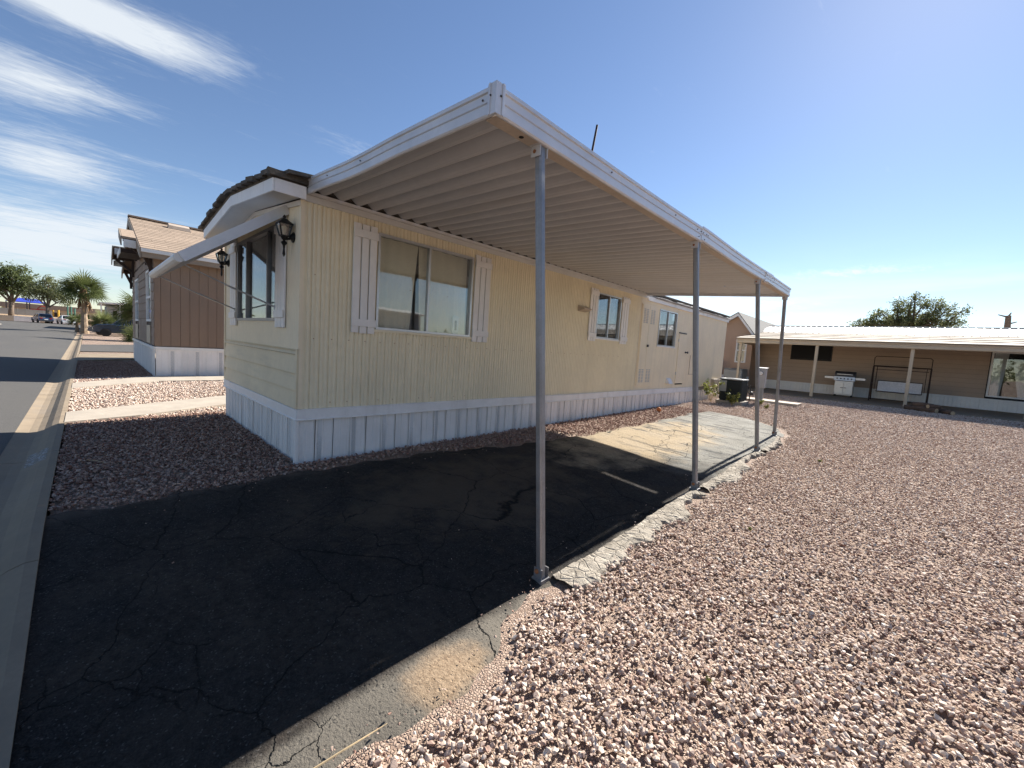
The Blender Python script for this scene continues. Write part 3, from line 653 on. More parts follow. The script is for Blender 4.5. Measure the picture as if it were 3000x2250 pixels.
# dark roll edge above the side fascia at the front corner
MB().hexa([(-5.14,OY-.05,3.20),(-5.05,OY-.05,3.20),(-5.07,FY+.12,3.205),(-5.16,FY+.12,3.205),(-5.14,OY-.06,3.27),(-5.05,OY-.07,3.265),(-5.07,FY+.12,3.262),(-5.16,FY+.12,3.27)]).build('roof_edge', M['roof_dark'], home)
# weathered side eave behind the carport
MB().fbox(FS,10.2,HE+.02,.0,.05,3.0,3.10).build('side_fascia', M['white_trim'], home)
sh2 = MB().hexa([(0,0,0),(.0,.46,.0),(-.32,.46,.055),(-.32,0,.055),(.01,0,.022),(.01,.46,.022),(-.32,.46,.085),(-.32,0,.085)]); SH2 = sh2.mesh('shingle', M['roof_weathered'])
for row in range(2):
    y = 10.6
    while y < HE-.2:
        piece(SH2, 'shingle', roof, T(WX+.10-row*.17,y,3.105+row*.045) @ Matrix.Rotation(rnd.uniform(-.05,.08)+.05,4,'Y') @ Matrix.Rotation(rnd.uniform(-.03,.03),4,'X') @ Matrix.Diagonal((1,1,rnd.uniform(1,1.7),1)))
        y += .44

# windows
def window(parent, F, u0, u1, z0, z1, fw=.035, mull=(), proud=.018, deep=.05, frame_mat='aluminium', glass_mat='window_glass', pane_n=-.012, rails=(), name='window'):
    mb = MB(); a, c = -deep, proud
    mb.fbox(F,u0,u1,a,c,z0,z0+fw).fbox(F,u0,u1,a,c,z1-fw,z1).fbox(F,u0,u0+fw,a,c,z0+fw,z1-fw).fbox(F,u1-fw,u1,a,c,z0+fw,z1-fw)
    ed = [u0+fw]
    for m in mull: mb.fbox(F,m-fw*.5,m+fw*.5,a,c-.004,z0+fw,z1-fw); ed += [m-fw*.5, m+fw*.5]
    for r in rails: mb.fbox(F,u0+fw,u1-fw,a+.002,c-.006,r-fw*.5,r+fw*.5)
    w = mb.build(name, M[frame_mat], parent); ed.append(u1-fw)
    for i in range(0, len(ed), 2):
        n = pane_n-.012*((i//2) % 2)
        MB().fbox(F,ed[i]-.004,ed[i+1]+.004,n-.004,n,z0+fw-.004,z1-fw+.004).build('pane', M[glass_mat], w)
    return w
win = window(home, FS, *WIN1[:2], *WIN1[2:], .03, (3.475,))
MB().fbox(FS,WIN1[0]-.03,WIN1[1]+.03,-.0,.03,1.635,1.668).build('sill', M['siding_yellow'], home)
def drape(parent, F, us, n0, amp, wl_, ztop, zbot, mat, ulean=0, tie=None):
    mb = MB(); nz = 12; nu = max(8, int((us[1]-us[0])/.018)); k = len(mb.v)
    for j in range(nz+1):
        t = j/nz; z = ztop+(zbot-ztop)*t
        for i in range(nu+1):
            f = i/nu; u0_, u1_ = us
            if tie: u0_ += tie[0]*t; u1_ += tie[1]*t
            u = u0_+(u1_-u0_)*f
            mb.v.append(tuple(F(u, n0+amp*math.sin(f*nu*.018*6.28/wl_*(1)+.8*math.sin(t*2))*(.35+.65*t)+.004*math.sin(u*31), z)))
    for j in range(nz):
        for i in range(nu): a = j*(nu+1)+i; mb.f.append((a,a+1,a+nu+2,a+nu+1))
    return mb.build('curtain', M[mat], parent, smooth=True, fix=False)
drape(win, FS, (2.70,3.34), -.10, .012, .16, 2.90, 1.69, 'curtain', tie=(0,-.10))
drape(win, FS, (3.345,3.95), -.10, .012, .17, 2.90, 1.69, 'curtain', tie=(.06,-.0))
drape(win, FS, (3.94,4.26), -.115, .012, .15, 2.90, 1.69, 'curtain')
bx = MB().fbox(FS,3.985,4.10,-.075,-.05,1.70,1.97).fbox(FS,4.0,4.085,-.07,-.055,1.97,1.99); bx = bx.build('candle_box', M['white_paint'], win)
MB().fbox(FS,4.025,4.06,-.052,-.046,1.76,1.91).build('cut_out', M['dark_void'], bx)
win2 = window(home, FS, *WIN2[:2], *WIN2[2:], .028, (8.40,))
drape(win2, FS, (8.42,8.88), -.12, .006, .2, 2.87, 1.91, 'curtain')
MB().fbox(FS,7.93,8.39,-.03,-.026,1.92,2.86).build('insect_screen', M['charcoal'], win2)
MB().fbox(FS,WIN2[0]-.02,WIN2[1]+.02,0,.026,1.86,1.888).build('sill', M['white_trim'], home)
win3 = window(home, FS, *WIN3[:2], *WIN3[2:], .028, (11.58,))
MB().fbox(FS,11.03,11.57,-.03,-.026,1.9,2.84).build('insect_screen', M['charcoal'], win3)
drape(win3, FS, (11.6,12.15), -.12, .006, .2, 2.85, 1.9, 'curtain')
MB().fbox(FS,10.97,12.2,0,.024,1.84,1.868).build('sill', M['white_trim'], home)
winf = window(home, FF, *WINF[:2], *WINF[2:], .04, (-7.45,-6.40), .02, .06, 'galvanised', 'window_glass')
# shutters
def shutter(F, u0, u1, z0, z1, b0, b1):
    w = u1-u0; mb = MB()
    for zb in (b0, b1): mb.fbox(F,u0-.008,u1+.008,.034,.052,zb,zb+.095)
    s = bevel(mb.build('shutter', M['shutter_white'], home), .003)
    bw = (w-.03)/3
    for i in range(3):
        a = u0+i*(bw+.015); bevel(MB().fbox(F,a,a+bw,.008,.033,z0+rnd.uniform(-.004,.004),z1+rnd.uniform(-.004,.004)).build('board', M['shutter_white'], s), .004)
shutter(FS,2.335,2.645,1.605,2.97,1.69,2.80); shutter(FS,4.325,4.65,1.60,2.97,1.69,2.79)
shutter(FS,7.595,7.875,1.81,2.945,1.89,2.80); shutter(FS,8.95,9.26,1.81,2.93,1.88,2.79)
shutter(FF,-8.375,-8.0,1.615,2.96,1.73,2.78); shutter(FF,-5.975,-5.63,1.61,2.94,1.73,2.78)
# furnace closet door, access door, hatch, vents
fd = MB().fbox(FS,9.965,10.775,.0,.014,.755,2.905).build('closet_frame', M['siding_cream'], home)
for a, c in ((9.99,10.375),(10.385,10.755)):
    leaf = MB().fbox(FS,a,c,.0145,.026,.78,2.885).build('door_leaf', M['siding_cream'], fd)
    INV[leaf] = INV[home]
louv = M['stucco_grey']
for a, c in ((9.99,10.375),(10.385,10.755)):
    for z0, z1 in ((.86,1.22),(2.42,2.80)):
        mid = (a+c)/2
        for q0, q1 in ((a+.07,mid-.025),(mid+.025,c-.07)):
            mb = MB()
            nz = 9
            for i in range(nz): z = z0+(z1-z0)*i/nz; mb.hexa([FS(q0,.0262,z),FS(q1,.0262,z),FS(q1,.034,z),FS(q0,.034,z),FS(q0,.0262,z+.022),FS(q1,.0262,z+.022),FS(q1,.028,z+.022),FS(q0,.028,z+.022)])
            mb.build('louver', louv, fd)
MB().fbox(FS,10.36,10.40,.026,.07,1.80,1.86).build('door_handle', M['charcoal'], fd)
ad = bevel(MB().fbox(FS,12.44,13.06,.0,.016,.79,2.30).build('access_door', M['siding_cream'], home), .003)
MB().fbox(FS,12.42,12.96,-.002,.026,2.305,2.335).build('door_cap', M['charcoal'], ad); MB().fbox(FS,12.46,12.96,-.002,.024,.755,.785).build('door_gap', M['dark_void'], ad)
MB().lathe(FS(12.98,.016,1.75),[(.0,0),(.03,.0),(.03,.02),(.016,.03),(.016,.06),(.035,.065),(.035,.09),(.0,.095)],10,(1,0,0)).build('door_handle', M['charcoal'], ad)
for z in (1.05,2.05): MB().fbox(FS,12.425,12.445,.0,.022,z,z+.09).build('hinge', M['aluminium'], ad)
ht = MB().fbox(FS,13.46,14.0,.0,.012,1.08,1.66).build('hatch', M['siding_cream'], home); MB().fbox(FS,13.44,13.46,-.001,.016,1.06,1.68).fbox(FS,13.46,14.0,-.001,.016,1.06,1.08).build('hatch_trim', M['beam_tan'], ht)
hood = MB().hexa([FS(7.18,.0,2.40),FS(7.46,.0,2.40),FS(7.46,.17,2.44),FS(7.18,.17,2.44),FS(7.18,.0,2.53),FS(7.46,.0,2.53),FS(7.46,.17,2.465),FS(7.18,.17,2.465)]).build('vent_hood', M['beam_tan'], home)
MB().hexa([FS(11.8,.0,.80),FS(12.05,.0,.80),FS(12.05,.12,.80),FS(11.8,.12,.80),FS(11.8,.0,.96),FS(12.05,.0,.96),FS(12.05,.05,.93),FS(11.8,.05,.93)]).build('dryer_vent', M['white_trim'], home)
MB().fbox(FS,15.62,16.12,.0,.10,.66,.90).build('junction_box', M['tan_trim'], home)
MB().tube([FS(15.75,.06,.66),FS(15.8,.08,.45),FS(16.1,.22,.33),FS(16.5,.45,.36)], .018, 6).build('conduit', M['charcoal'], home)
# screws in rows on the side wall
scr = MB().lathe((0,0,0),[(.006,0),(.006,.004),(.002,.006)],6,(1,0,0)); SCM = scr.mesh('screw', M['rust'])
for i in range(34): piece(SCM, 'screw', home, T(WX+.0015, FY+.16+i*.215, 1.5+rnd.uniform(-.004,.004)))
for i in range(12): piece(SCM, 'screw', home, T(WX+.0015, FY+.16+i*.215, 2.25 if i % 3 == 0 else .72))
# vent pipe on the roof
MB().tube([(-6.5,9.0,3.3),(-6.5,9.02,6.2),(-6.5,9.24,7.37)], [.03,.03,.028], 8).build('roof_mast', M['swing_iron'], home)

# lanterns beside the front window
def lantern(u, label):
    t = thing('wall_lantern', label, 'lantern', FF(u,0,2.62), 0, 'black coach lanterns on the front wall')
    def W3(a, n, z): return FF(u+a, n, z)
    MB().lathe(W3(0,.003,2.67),[(.0,0),(.062,.0),(.06,.012),(.045,.02),(.02,.045),(.0,.05)],12,(0,-1,0)).build('wall_plate', M['black_iron'], t)
    MB().tube([W3(0,.03,2.67),W3(0,.05,2.645),W3(0,.08,2.635),W3(0,.105,2.65)], .014, 8).build('arm', M['black_iron'], t)
    MB().lathe(W3(0,.105,2.43),[(.004,0),(.017,.03),(.010,.09),(.016,.13),(.036,.16),(.012,.185),(.030,.205),(.045,.235)],10).build('stem', M['black_iron'], t)
    z0, z1, r0, r1 = 2.665, 2.80, .052, .092; q = lambda r, z, k: W3(r*math.cos(k*math.pi/2+math.pi/4)*1.414*.75, .105+r*math.sin(k*math.pi/2+math.pi/4)*1.414*.75, z)
    fr = MB()
    for k in range(4): fr.bar(q(r0,z0,k),q(r1,z1,k),.012,.012).bar(q(r0,z0,k),q(r0,z0,k+1),.012,.012).bar(q(r1,z1,k),q(r1,z1,k+1),.014,.014)
    fr = fr.build('cage', M['black_iron'], t)
    for k in range(4): MB().add([q(r0*.97,z0,k),q(r0*.97,z0,k+1),q(r1*.97,z1,k+1),q(r1*.97,z1,k)],[(0,1,2,3)]).build('pane', M['lamp_glass'], fr)
    MB().lathe(W3(0,.105,2.665),[(.018,0),(.018,.04),(.026,.07),(.03,.10),(.02,.115),(.004,.125)],10).build('bulb', M['curtain'], t)
    cp = MB(); n = 4
    vs = [q(r1*1.12,z1+.005,k) for k in range(4)]+[q(.045,z1+.045,k) for k in range(4)]+[q(.03,z1+.06,k) for k in range(4)]
    cp.add(vs,[(3,2,1,0)]+[(k,(k+1)%4,4+(k+1)%4,4+k) for k in range(4)]+[(4+k,4+(k+1)%4,8+(k+1)%4,8+k) for k in range(4)]+[(8,9,10,11)])
    cp.lathe(W3(0,.105,z1+.055),[(.03,0),(.012,.012),(.02,.03),(.004,.05)],8); cp.build('cap', M['black_iron'], t)
lantern(-5.41, 'black coach lantern on the front wall between the awning and the house corner')
lantern(-8.62, 'black coach lantern on the front wall at the far end past the front window')

# window awning over the front window
aw = thing('window_awning', 'white metal awning sloping out over the front window of the cream mobile home', 'awning', (-6.85,1.7,3.0))
a0, a1 = Vector((0,1.715,3.035)), Vector((0,.70,2.27)); sl = (a1-a0); ln = sl.length; sl.normalize(); up = Vector((0,sl.z,-sl.y)); up = up if up.z > 0 else -up
nsl = 17; w = (8.10-5.62)/nsl
for i in range(nsl):
    xx = -8.10+i*w; prof = [(0,0),(.02,.0),(.025,.018),(.045,.018),(.05,0),(w,0),(w,-.004),(0,-.004)]
    MB().sweep([a0+Vector((xx,0,0)), a1+Vector((xx,0,0))], (1,0,0), prof, up).build('awning_slat', M['white_trim'], aw)
for xx in (-8.115,-5.605):
    MB().hexa([(xx-.015,*(a0-up*.06).yz),(xx+.015,*(a0-up*.06).yz),(xx+.015,*(a1-up*.06).yz),(xx-.015,*(a1-up*.06).yz),(xx-.015,*(a0+up*.045).yz),(xx+.015,*(a0+up*.045).yz),(xx+.015,*(a1+up*.045).yz),(xx-.015,*(a1+up*.045).yz)]).build('side_channel', M['fascia_white'], aw)
MB().lathe((-8.10,a1.y-.01,a1.z-.01),[(.0,0),(.05,0.0),(.05,2.48),(.0,2.48)],10,(1,0,0)).build('front_roll', M['white_trim'], aw)
for xx in (-5.99,-8.02):
    arm = MB().tube([(xx,FY-.02,1.865),(xx,1.2,2.06)],.011,8).tube([(xx,1.2,2.06),(xx,.77,2.235)],.008,8).build('support_arm', M['aluminium'], aw)
    MB().box(xx-.012,xx+.012,FY-.045,FY-.022,1.84,1.89).build('bracket', M['aluminium'], arm)
# ------------------------------------------------------------------ carport
cp = thing('carport', 'white sheet metal carport roof on four steel posts attached to the cream mobile home', 'carport', (-3.6,6,0))
CX0, CX1, CY0, CY1 = WX+.02, -2.0, 1.765, 10.13
def ctop(x): return 3.285+(x-WX)/(CX1-WX)*(3.132-3.285)
def csag(y): return -.018*math.sin(min(max((y-5.4)/3.2,0),1)*math.pi) - .012*math.sin(min(max((y-2)/3.3,0),1)*math.pi)
PP = [(0,0),(.04,-.003),(.052,-.012),(.12,-.066),(.145,-.080),(.172,-.084),(.192,-.074),(.203,-.048),(.209,-.004),(.224,.0015)]
PP = PP + [(a, c+.004) for a, c in reversed(PP)]
pm = MB()
xs = [CX0+.03, -4.2, -3.2, CX1-.05]
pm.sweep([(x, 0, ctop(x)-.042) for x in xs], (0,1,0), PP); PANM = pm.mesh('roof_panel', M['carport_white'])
n = int((CY1-.03-CY0)/.21)
GAP = round((9.02-CY0-.02)/.21)      # one panel is split where its joint has opened
gm = MB().sweep([(x, 0, ctop(x)-.042) for x in (CX0+.03,-2.95)], (0,1,0), PP).mesh('roof_panel', M['carport_white'])
gm2 = MB().sweep([(x, 0, ctop(x)-.042) for x in (-2.17,CX1-.05)], (0,1,0), PP).mesh('roof_panel', M['carport_white'])
gm3 = MB().sweep([(-2.95, 0, ctop(-2.95)-.042),(-2.17, 0, ctop(-2.17)-.042)], (0,1,0), [(0,-.004),(.155,-.004),(.155,0),(0,0)]).mesh('roof_panel', M['carport_white'])
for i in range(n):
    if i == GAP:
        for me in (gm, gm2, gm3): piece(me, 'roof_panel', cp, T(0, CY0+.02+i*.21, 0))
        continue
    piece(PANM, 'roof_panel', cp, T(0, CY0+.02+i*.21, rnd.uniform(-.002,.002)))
MB().sweep([(x, CY0+.02+n*.21-.03, ctop(x)-.052) for x in xs], (0,1,0), [(0,0),(CY1-CY0-n*.21+.02,0),(CY1-CY0-n*.21+.02,.004),(0,.004)]).build('edge_flashing', M['carport_white'], cp)
# fascia
FP = [(.012,0),(.012,-.024),(.0,-.030),(.0,-.078),(-.010,-.083),(-.010,-.098),(.0,-.103),(.0,-.150),(-.010,-.160),(-.024,-.160),(-.024,-.152),(-.020,-.004)]
FP2 = [(.0,.0),(.012,.0)]
def kink(x): d = (x+3.95)/.5; return -.026*math.exp(-d*d)
front = []
for i in range(41):
    x = WX-.02+(CX1-.012-WX+.02)*i/40; front.append((x, CY0-.0-.01*math.exp(-((x+3.95)/.35)**2), ctop(x)+kink(x)))
MB().sweep(front, (0,-1,0), FP).build('fascia', M['fascia_white'], cp)
def outer(y0, y1, name='fascia', dz=0, dx=0, mat='fascia_white'):
    k = max(2, int((y1-y0)/.2)); return MB().sweep([(CX1+dx, y0+(y1-y0)*i/k, ctop(CX1)+csag(y0+(y1-y0)*i/k)+dz) for i in range(k+1)], (1,0,0), FP).build(name, M[mat], cp)
outer(CY0+.02,5.16); outer(5.168,8.62,dz=.012,dx=.004); outer(8.4,CY1,dz=.0)
sp = outer(8.12,8.75,'fascia_splice',-.008,.012); 
o = MB().sweep([(CX0, CY1, ctop(CX0)-.01),(CX1-.014, CY1, ctop(CX1)-.01)], (0,1,0), FP).build('fascia', M['fascia_white'], cp)
# bent flap hanging off the splice
MB().hexa([(CX1+.004,8.15,2.97),(CX1+.05,8.15,2.955),(CX1+.05,8.7,2.95),(CX1+.004,8.7,2.965),(CX1+.004,8.15,2.974),(CX1+.05,8.15,2.959),(CX1+.05,8.7,2.954),(CX1+.004,8.7,2.969)]).build('bent_flap', M['fascia_white'], cp)
# corner cap with ribs and screws
cc = MB().sweep([(CX1+.016,CY0-.014,ctop(CX1)-.172),(CX1+.016,CY0-.014,ctop(CX1)+.012)], (1,0,0), [(0,0),(-.07,0),(-.07,-.006),(-.058,-.006),(-.058,-.012),(-.045,-.012),(-.045,-.004),(.004,-.004),(.004,.045),(.012,.045),(.012,.058),(.006,.058),(.006,.07),(0,.07)], (0,1,0)).build('corner_cap', M['fascia_white'], cp)
bolt = MB().lathe((0,0,0),[(.007,0),(.007,.005),(.003,.008)],6,(0,-1,0)); BF = bolt.mesh('screw', M['charcoal'])
bolt = MB().lathe((0,0,0),[(.007,0),(.007,.005),(.003,.008)],6,(1,0,0)); BS = bolt.mesh('screw', M['charcoal'])
for x in (-2.12,-3.78,-4.55): piece(BF,'screw',cp,T(x,CY0-.002-(.01 if x == -3.78 else 0),ctop(x)+kink(x)-.058))
piece(BF,'screw',cp,T(-2.03,CY0-.019,ctop(CX1)-.06)); piece(BS,'screw',cp,T(CX1+.021,CY0+.02,ctop(CX1)-.065))
for y in (3.1,4.4,5.02,5.08,5.13,5.21,5.26,5.31,5.36): piece(BS,'screw',cp,T(CX1+.004,y,ctop(CX1)+csag(y)-(.055 if y not in (5.08,5.26) else .125)))
for i in range(7): piece(BS,'screw',cp,T(CX1+.016,8.18+i*.085,ctop(CX1)-.06-.05*(i % 2)))
# beam channel under the outer edge, hanger channel at the house
MB().box(CX1-.118,CX1-.026,CY0+.03,CY1-.005,2.972,2.985).box(CX1-.118,CX1-.106,CY0+.03,CY1-.005,2.985,3.045).build('beam', M['beam_tan'], cp)
MB().lathe((CX1-.075,2.08,2.9705),[(.0,0),(.018,0),(.018,.002),(.0,.002)],10).build('drain_hole', M['dark_void'], cp)
# posts
POST = [((-2.062,2.26,2.97),(-1.89,2.42,-.205)),((-2.062,5.19,2.97),(-1.835,5.378,-.08)),((-2.062,7.96,2.97),(-1.863,8.356,-.002)),((-2.062,10.03,2.97),(-2.01,10.32,.04))]
def post_mesh(a, c):
    a, c = Vector(a), Vector(c); d = (c-a).normalized(); x = Vector((1,0,0)); x = (x-d*x.dot(d)).normalized(); y = d.cross(x); h, k = .030, .012
    ring = [(h,-h+k),(h,h-k),(h-k,h),(-h+k,h),(-h,h-k),(-h,-h+k),(-h+k,-h),(h-k,-h)]
    return MB().sweep([a,c], x, ring, y)
for i, (a, c) in enumerate(POST):
    p = post_mesh(a, c).build('post', M['galvanised'], cp)
    ax, ay, az = a
    MB().box(ax-.042,ax+.042,ay-.041,ay-.034,az-.075,az).box(ax-.042,ax+.042,ay+.034,ay+.041,az-.075,az).box(ax-.05,ax+.05,ay-.06,ay+.06,az,az+.004).build('top_bracket', M['carport_white'], p)
    MB().lathe((ax-.01,ay-.041,az-.04),[(.013,0),(.013,.006),(.005,.01)],8,(0,-1,0)).build('bolt', M['rust'], p)
    bx_, by_, bz_ = c
    MB().box(bx_-.05,bx_+.05,by_-.05,by_+.05,bz_-.03,bz_+.006).box(bx_-.04,bx_+.04,by_-.040,by_-.033,bz_+.006,bz_+.085).box(bx_-.04,bx_+.04,by_+.033,by_+.040,bz_+.006,bz_+.085).build('foot_bracket', M['galvanised'], p)
    MB().lathe((bx_-.012,by_-.041,bz_+.06),[(.02,0),(.02,.006),(.006,.012)],8,(0,-1,0)).build('bolt', M['rust'], p)
    if i == 0: MB().hexa([(bx_-.026,by_-.0335,bz_+.07),(bx_+.004,by_-.0335,bz_+.07),(bx_+.004,by_-.02,bz_+.07),(bx_-.026,by_-.02,bz_+.07),(bx_-.02,by_-.036,bz_+.14),(bx_-.004,by_-.036,bz_+.14),(bx_-.004,by_-.02,bz_+.14),(bx_-.02,by_-.02,bz_+.14)]).build('rust_patch', M['rust'], p)
# ------------------------------------------------------------------ brown neighbouring home on the street side
bh = thing('brown_home', 'brown double-wide home with grooved wood siding, tan shingle roof and white skirting', 'house', (-19.9,6,.0))
NX, NY, NW, NB_ = -15.97, 1.39, -23.9, 13.0
FN = frame((NX,0,0),(0,1,0),(1,0,0)); FN2 = frame((0,NY,0),(1,0,0),(0,-1,0))
y = NY+.14
MB().fbox(FN,NY,NY+.135,-.03,.012,.9,3.45).build('corner_board', M['brown_wood'], bh)
while y < 8.0:
    MB().fbox(FN,y+.004,y+.222,-.03,.0,.9,3.62).build('siding_board', M['brown_wood'], bh); y += .2265
MB().fbox(FN,8.0,NB_,-.03,.0,.9,3.62).fbox(FN,NY+.02,8.0,-.06,-.035,.9,3.62).build('side_wall', M['brown_wood'], bh)
MB().box(NW,NW+.05,NY+.05,NB_,.9,3.6).box(NW,NX-.06,NB_-.05,NB_,.9,3.6).box(NW+.06,NX-.07,NY+.1,NB_-.06,.8,.88).build('rear_wall', M['brown_wood'], bh)
SLP = .3605
def nroof(x): return 3.62+(min(NX+.3-x, x-(NW-.3)))*SLP
WN = [(-18.02,-16.68,1.61,3.2),(-22.35,-21.0,1.61,3.2)]
# front wall: courses of wide shakes around the windows
cols = [(NW,-22.35),(-22.35,-21.0),(-21.0,-18.02),(-18.02,-16.68),(-16.68,NX)]
def shake(u0, u1, z0, z1):
    w = u1-u0; n = max(1, round(w/.62)); s_ = w/n
    for i in range(n):
        MB().hexa([FN2(u0+i*s_+.006,.022,z0),FN2(u0+(i+1)*s_-.006,.022,z0),FN2(u0+(i+1)*s_-.006,-.01,z0),FN2(u0+i*s_+.006,-.01,z0),FN2(u0+i*s_+.006,.004,z1),FN2(u0+(i+1)*s_-.006,.004,z1),FN2(u0+(i+1)*s_-.006,-.01,z1),FN2(u0+i*s_+.006,-.01,z1)]).build('shake', M['brown_lap'], bh)
MB().fbox(FN2,NW,NX-.01,-.05,-.012,.9,1.6).fbox(FN2,NW,NX-.01,-.05,-.012,3.21,3.62).fbox(FN2,NW,-22.36,-.05,-.012,1.6,3.21).fbox(FN2,-20.99,-18.03,-.05,-.012,1.6,3.21).fbox(FN2,-16.67,NX-.01,-.05,-.012,1.6,3.21).build('front_wall', M['dark_brown'], bh)
for i, (a, c) in enumerate(cols):
    z = .92
    while z < 3.5:
        z1 = min(z+.262, 3.55)
        if i in (1,3) and z1 > 1.58 and z < 3.22: z = 3.24; continue
        shake(a+.01, c-.01, z, z1-.004); z += .262
MB().prism([(NW,NY,3.6),(NX,NY,3.6),(NX,NY,nroof(NX)-.05),((NX+NW)/2,NY,nroof((NX+NW)/2)-.05),(NW,NY,nroof(NW)-.05)],(0,.05,0)).build('gable', M['brown_lap'], bh)
for a, c, z0, z1 in WN:
    w = window(bh, FN2, a, c, z0, z1, .07, (), .03, .04, 'white_paint', 'window_glass', rails=(2.36,))
    MB().fbox(FN2,a+.07,c-.07,-.03,-.02,z0+.05,2.34).build('insect_screen', M['charcoal'], w)
    MB().fbox(FN2,a+.05,c-.05,-.22,-.2,z0+.05,z1-.05).build('blind', M['interior'], w)
    MB().fbox(FN2,a+.15,c-.15,.022,.034,.95,1.5).build('panel_below_window', M['tan_trim'], bh)
# skirting
sk = MB(); prof = [(0,.0),(.004,.012),(.03,.012),(.034,0),(.13,0),(.134,.008),(.16,.008),(.164,0),(.30,0)]
for u, n in prof: sk.v += [(u,n,-.1),(u,n,.80)]
for i in range(len(prof)-1): sk.f.append((2*i,2*i+2,2*i+3,2*i+1))
SKN = sk.mesh('skirting_panel', M['skirt_white'], False, False)
vsn = MB().box(.04,.12,-.004,.004,.03,.76).mesh('vent_strip', M['vent_strip'])
for k in range(24):
    A = T(NX-.01, NY+.02+k*.301, 0) @ Matrix(((0,1,0,0),(1,0,0,0),(0,0,1,0),(0,0,0,1))); o = piece(SKN,'skirting_panel',bh,A)
    if k % 2: piece(vsn,'vent_strip',o,A)
for k in range(26):
    A = T(NW+.03+k*.301, NY+.01, 0) @ Matrix(((1,0,0,0),(0,-1,0,0),(0,0,1,0),(0,0,0,1))); piece(SKN,'skirting_panel',bh,A)
MB().fbox(FN,NY-.01,8.5,-.01,.03,.80,.885).build('skirting_band', M['white_paint'], bh); MB().fbox(FN2,NW,NX+.03,-.01,.03,.80,.885).build('skirting_band', M['white_paint'], bh)
# roof slopes with stepped front edge
XR, XE, XEL = (NX+NW)/2, NX+.3, NW-.3
def slope(x0, x1, y0, y1, nm, mat, th=.06, dz=0):
    p = [(x0,y0,nroof(x0)-th),(x1,y0,nroof(x1)-th),(x1,y1,nroof(x1)-th),(x0,y1,nroof(x0)-th)]
    return MB().hexa([(x,y_,z+dz) for x, y_, z in p]+[(x,y_,z+th+dz) for x, y_, z in p]).build(nm, M[mat], bh)
rf = slope(XR,XE,1.10,NB_,'roof_slope','dark_brown'); rl = slope(XEL,XR,1.10,NB_,'roof_slope','shingle_tan')
slope(-17.75,-16.76,.76,1.098,'roof_step','shingle_tan'); slope(-23.1,-22.1,.76,1.098,'roof_step','shingle_tan')
shm = MB().hexa([(0,0,0),(0,.985,0),(-.30,.985,.3*SLP),(-.30,0,.3*SLP),(.0,0,.016),(.0,.985,.016),(-.30,.985,.3*SLP+.004),(-.30,0,.3*SLP+.004)]).mesh('shingle', M['shingle_tan'])
row = 0; x = XE+.02
while x-.02 > XR+.1:
    y = 1.08+(.33*(row % 3))-.99
    while y < 8.2:
        y0 = max(y, 1.085)
        if y+.985 > y0+.05:
            sc_ = (y+.985-y0)/.985; piece(shm,'shingle',rf,T(x,y0,nroof(min(x,XE))+.002-(.0 if x <= XE else .02*SLP)) @ Matrix.Diagonal((1,sc_,1,1)))
        y += .99
    row += 1; x -= .237
slope(XR,XE,8.1,NB_,'roof_rear','shingle_tan',.02,.022)
MB().bar((XR,1.06,nroof(XR)+.03),(XR,NB_,nroof(XR)+.03),.3,.05).build('ridge_cap', M['shingle_tan'], bh)
# white drip edge and brown soffit boards
MB().box(XE-.01,XE+.035,1.09,NB_,nroof(XE)-.10,nroof(XE)-.005).build('drip_edge', M['white_paint'], bh)
MB().box(NX+.01,XE-.015,1.12,NB_,3.40,3.44).box(XE-.04,XE-.012,1.1,NB_,3.38,nroof(XE)-.1).build('soffit', M['rake_tan'], bh)
def rake(x0, x1, yy, nm='rake_board'):
    return MB().hexa([(x0,yy-.03,nroof(x0)-.27),(x1,yy-.03,nroof(x1)-.27),(x1,yy,nroof(x1)-.27),(x0,yy,nroof(x0)-.27),(x0,yy-.03,nroof(x0)-.0),(x1,yy-.03,nroof(x1)-.0),(x1,yy,nroof(x1)-.0),(x0,yy,nroof(x0)-.0)]).build(nm, M['rake_tan'], bh)
rake(XR,-17.76,1.09); rake(-16.75,XE,1.09); rake(-17.75,-16.76,.755); rake(XEL,-23.1,1.09); rake(-22.1,XR,1.09); rake(-23.1,-22.1,.755)
for x0, x1 in ((-17.75,-16.76),(-23.1,-22.1)):
    MB().box(x1-.03,x1,.79,1.06,nroof(x1)-.3,nroof(x1)-.08).box(x0,x0+.03,.79,1.06,nroof(x0)-.3,nroof(x0)-.08).build('step_fascia', M['white_paint'], bh)
for xx in (-16.2,-17.3,-18.6,-21.2,-22.6,-23.7):
    zt = nroof(xx)-.12; yf = .80 if -17.7 < xx < -16.8 or -23.1 < xx < -22.1 else 1.12
    MB().box(xx-.06,xx+.06,yf,NY-.02,zt-.14,zt).build('rafter_tail', M['dark_brown'], bh)
    MB().bar((xx,yf+.05,zt-.14),(xx,NY-.03,zt-.6),.09,.09).box(xx-.06,xx+.06,NY-.1,NY-.025,zt-.75,zt-.14).build('bracket', M['dark_brown'], bh)
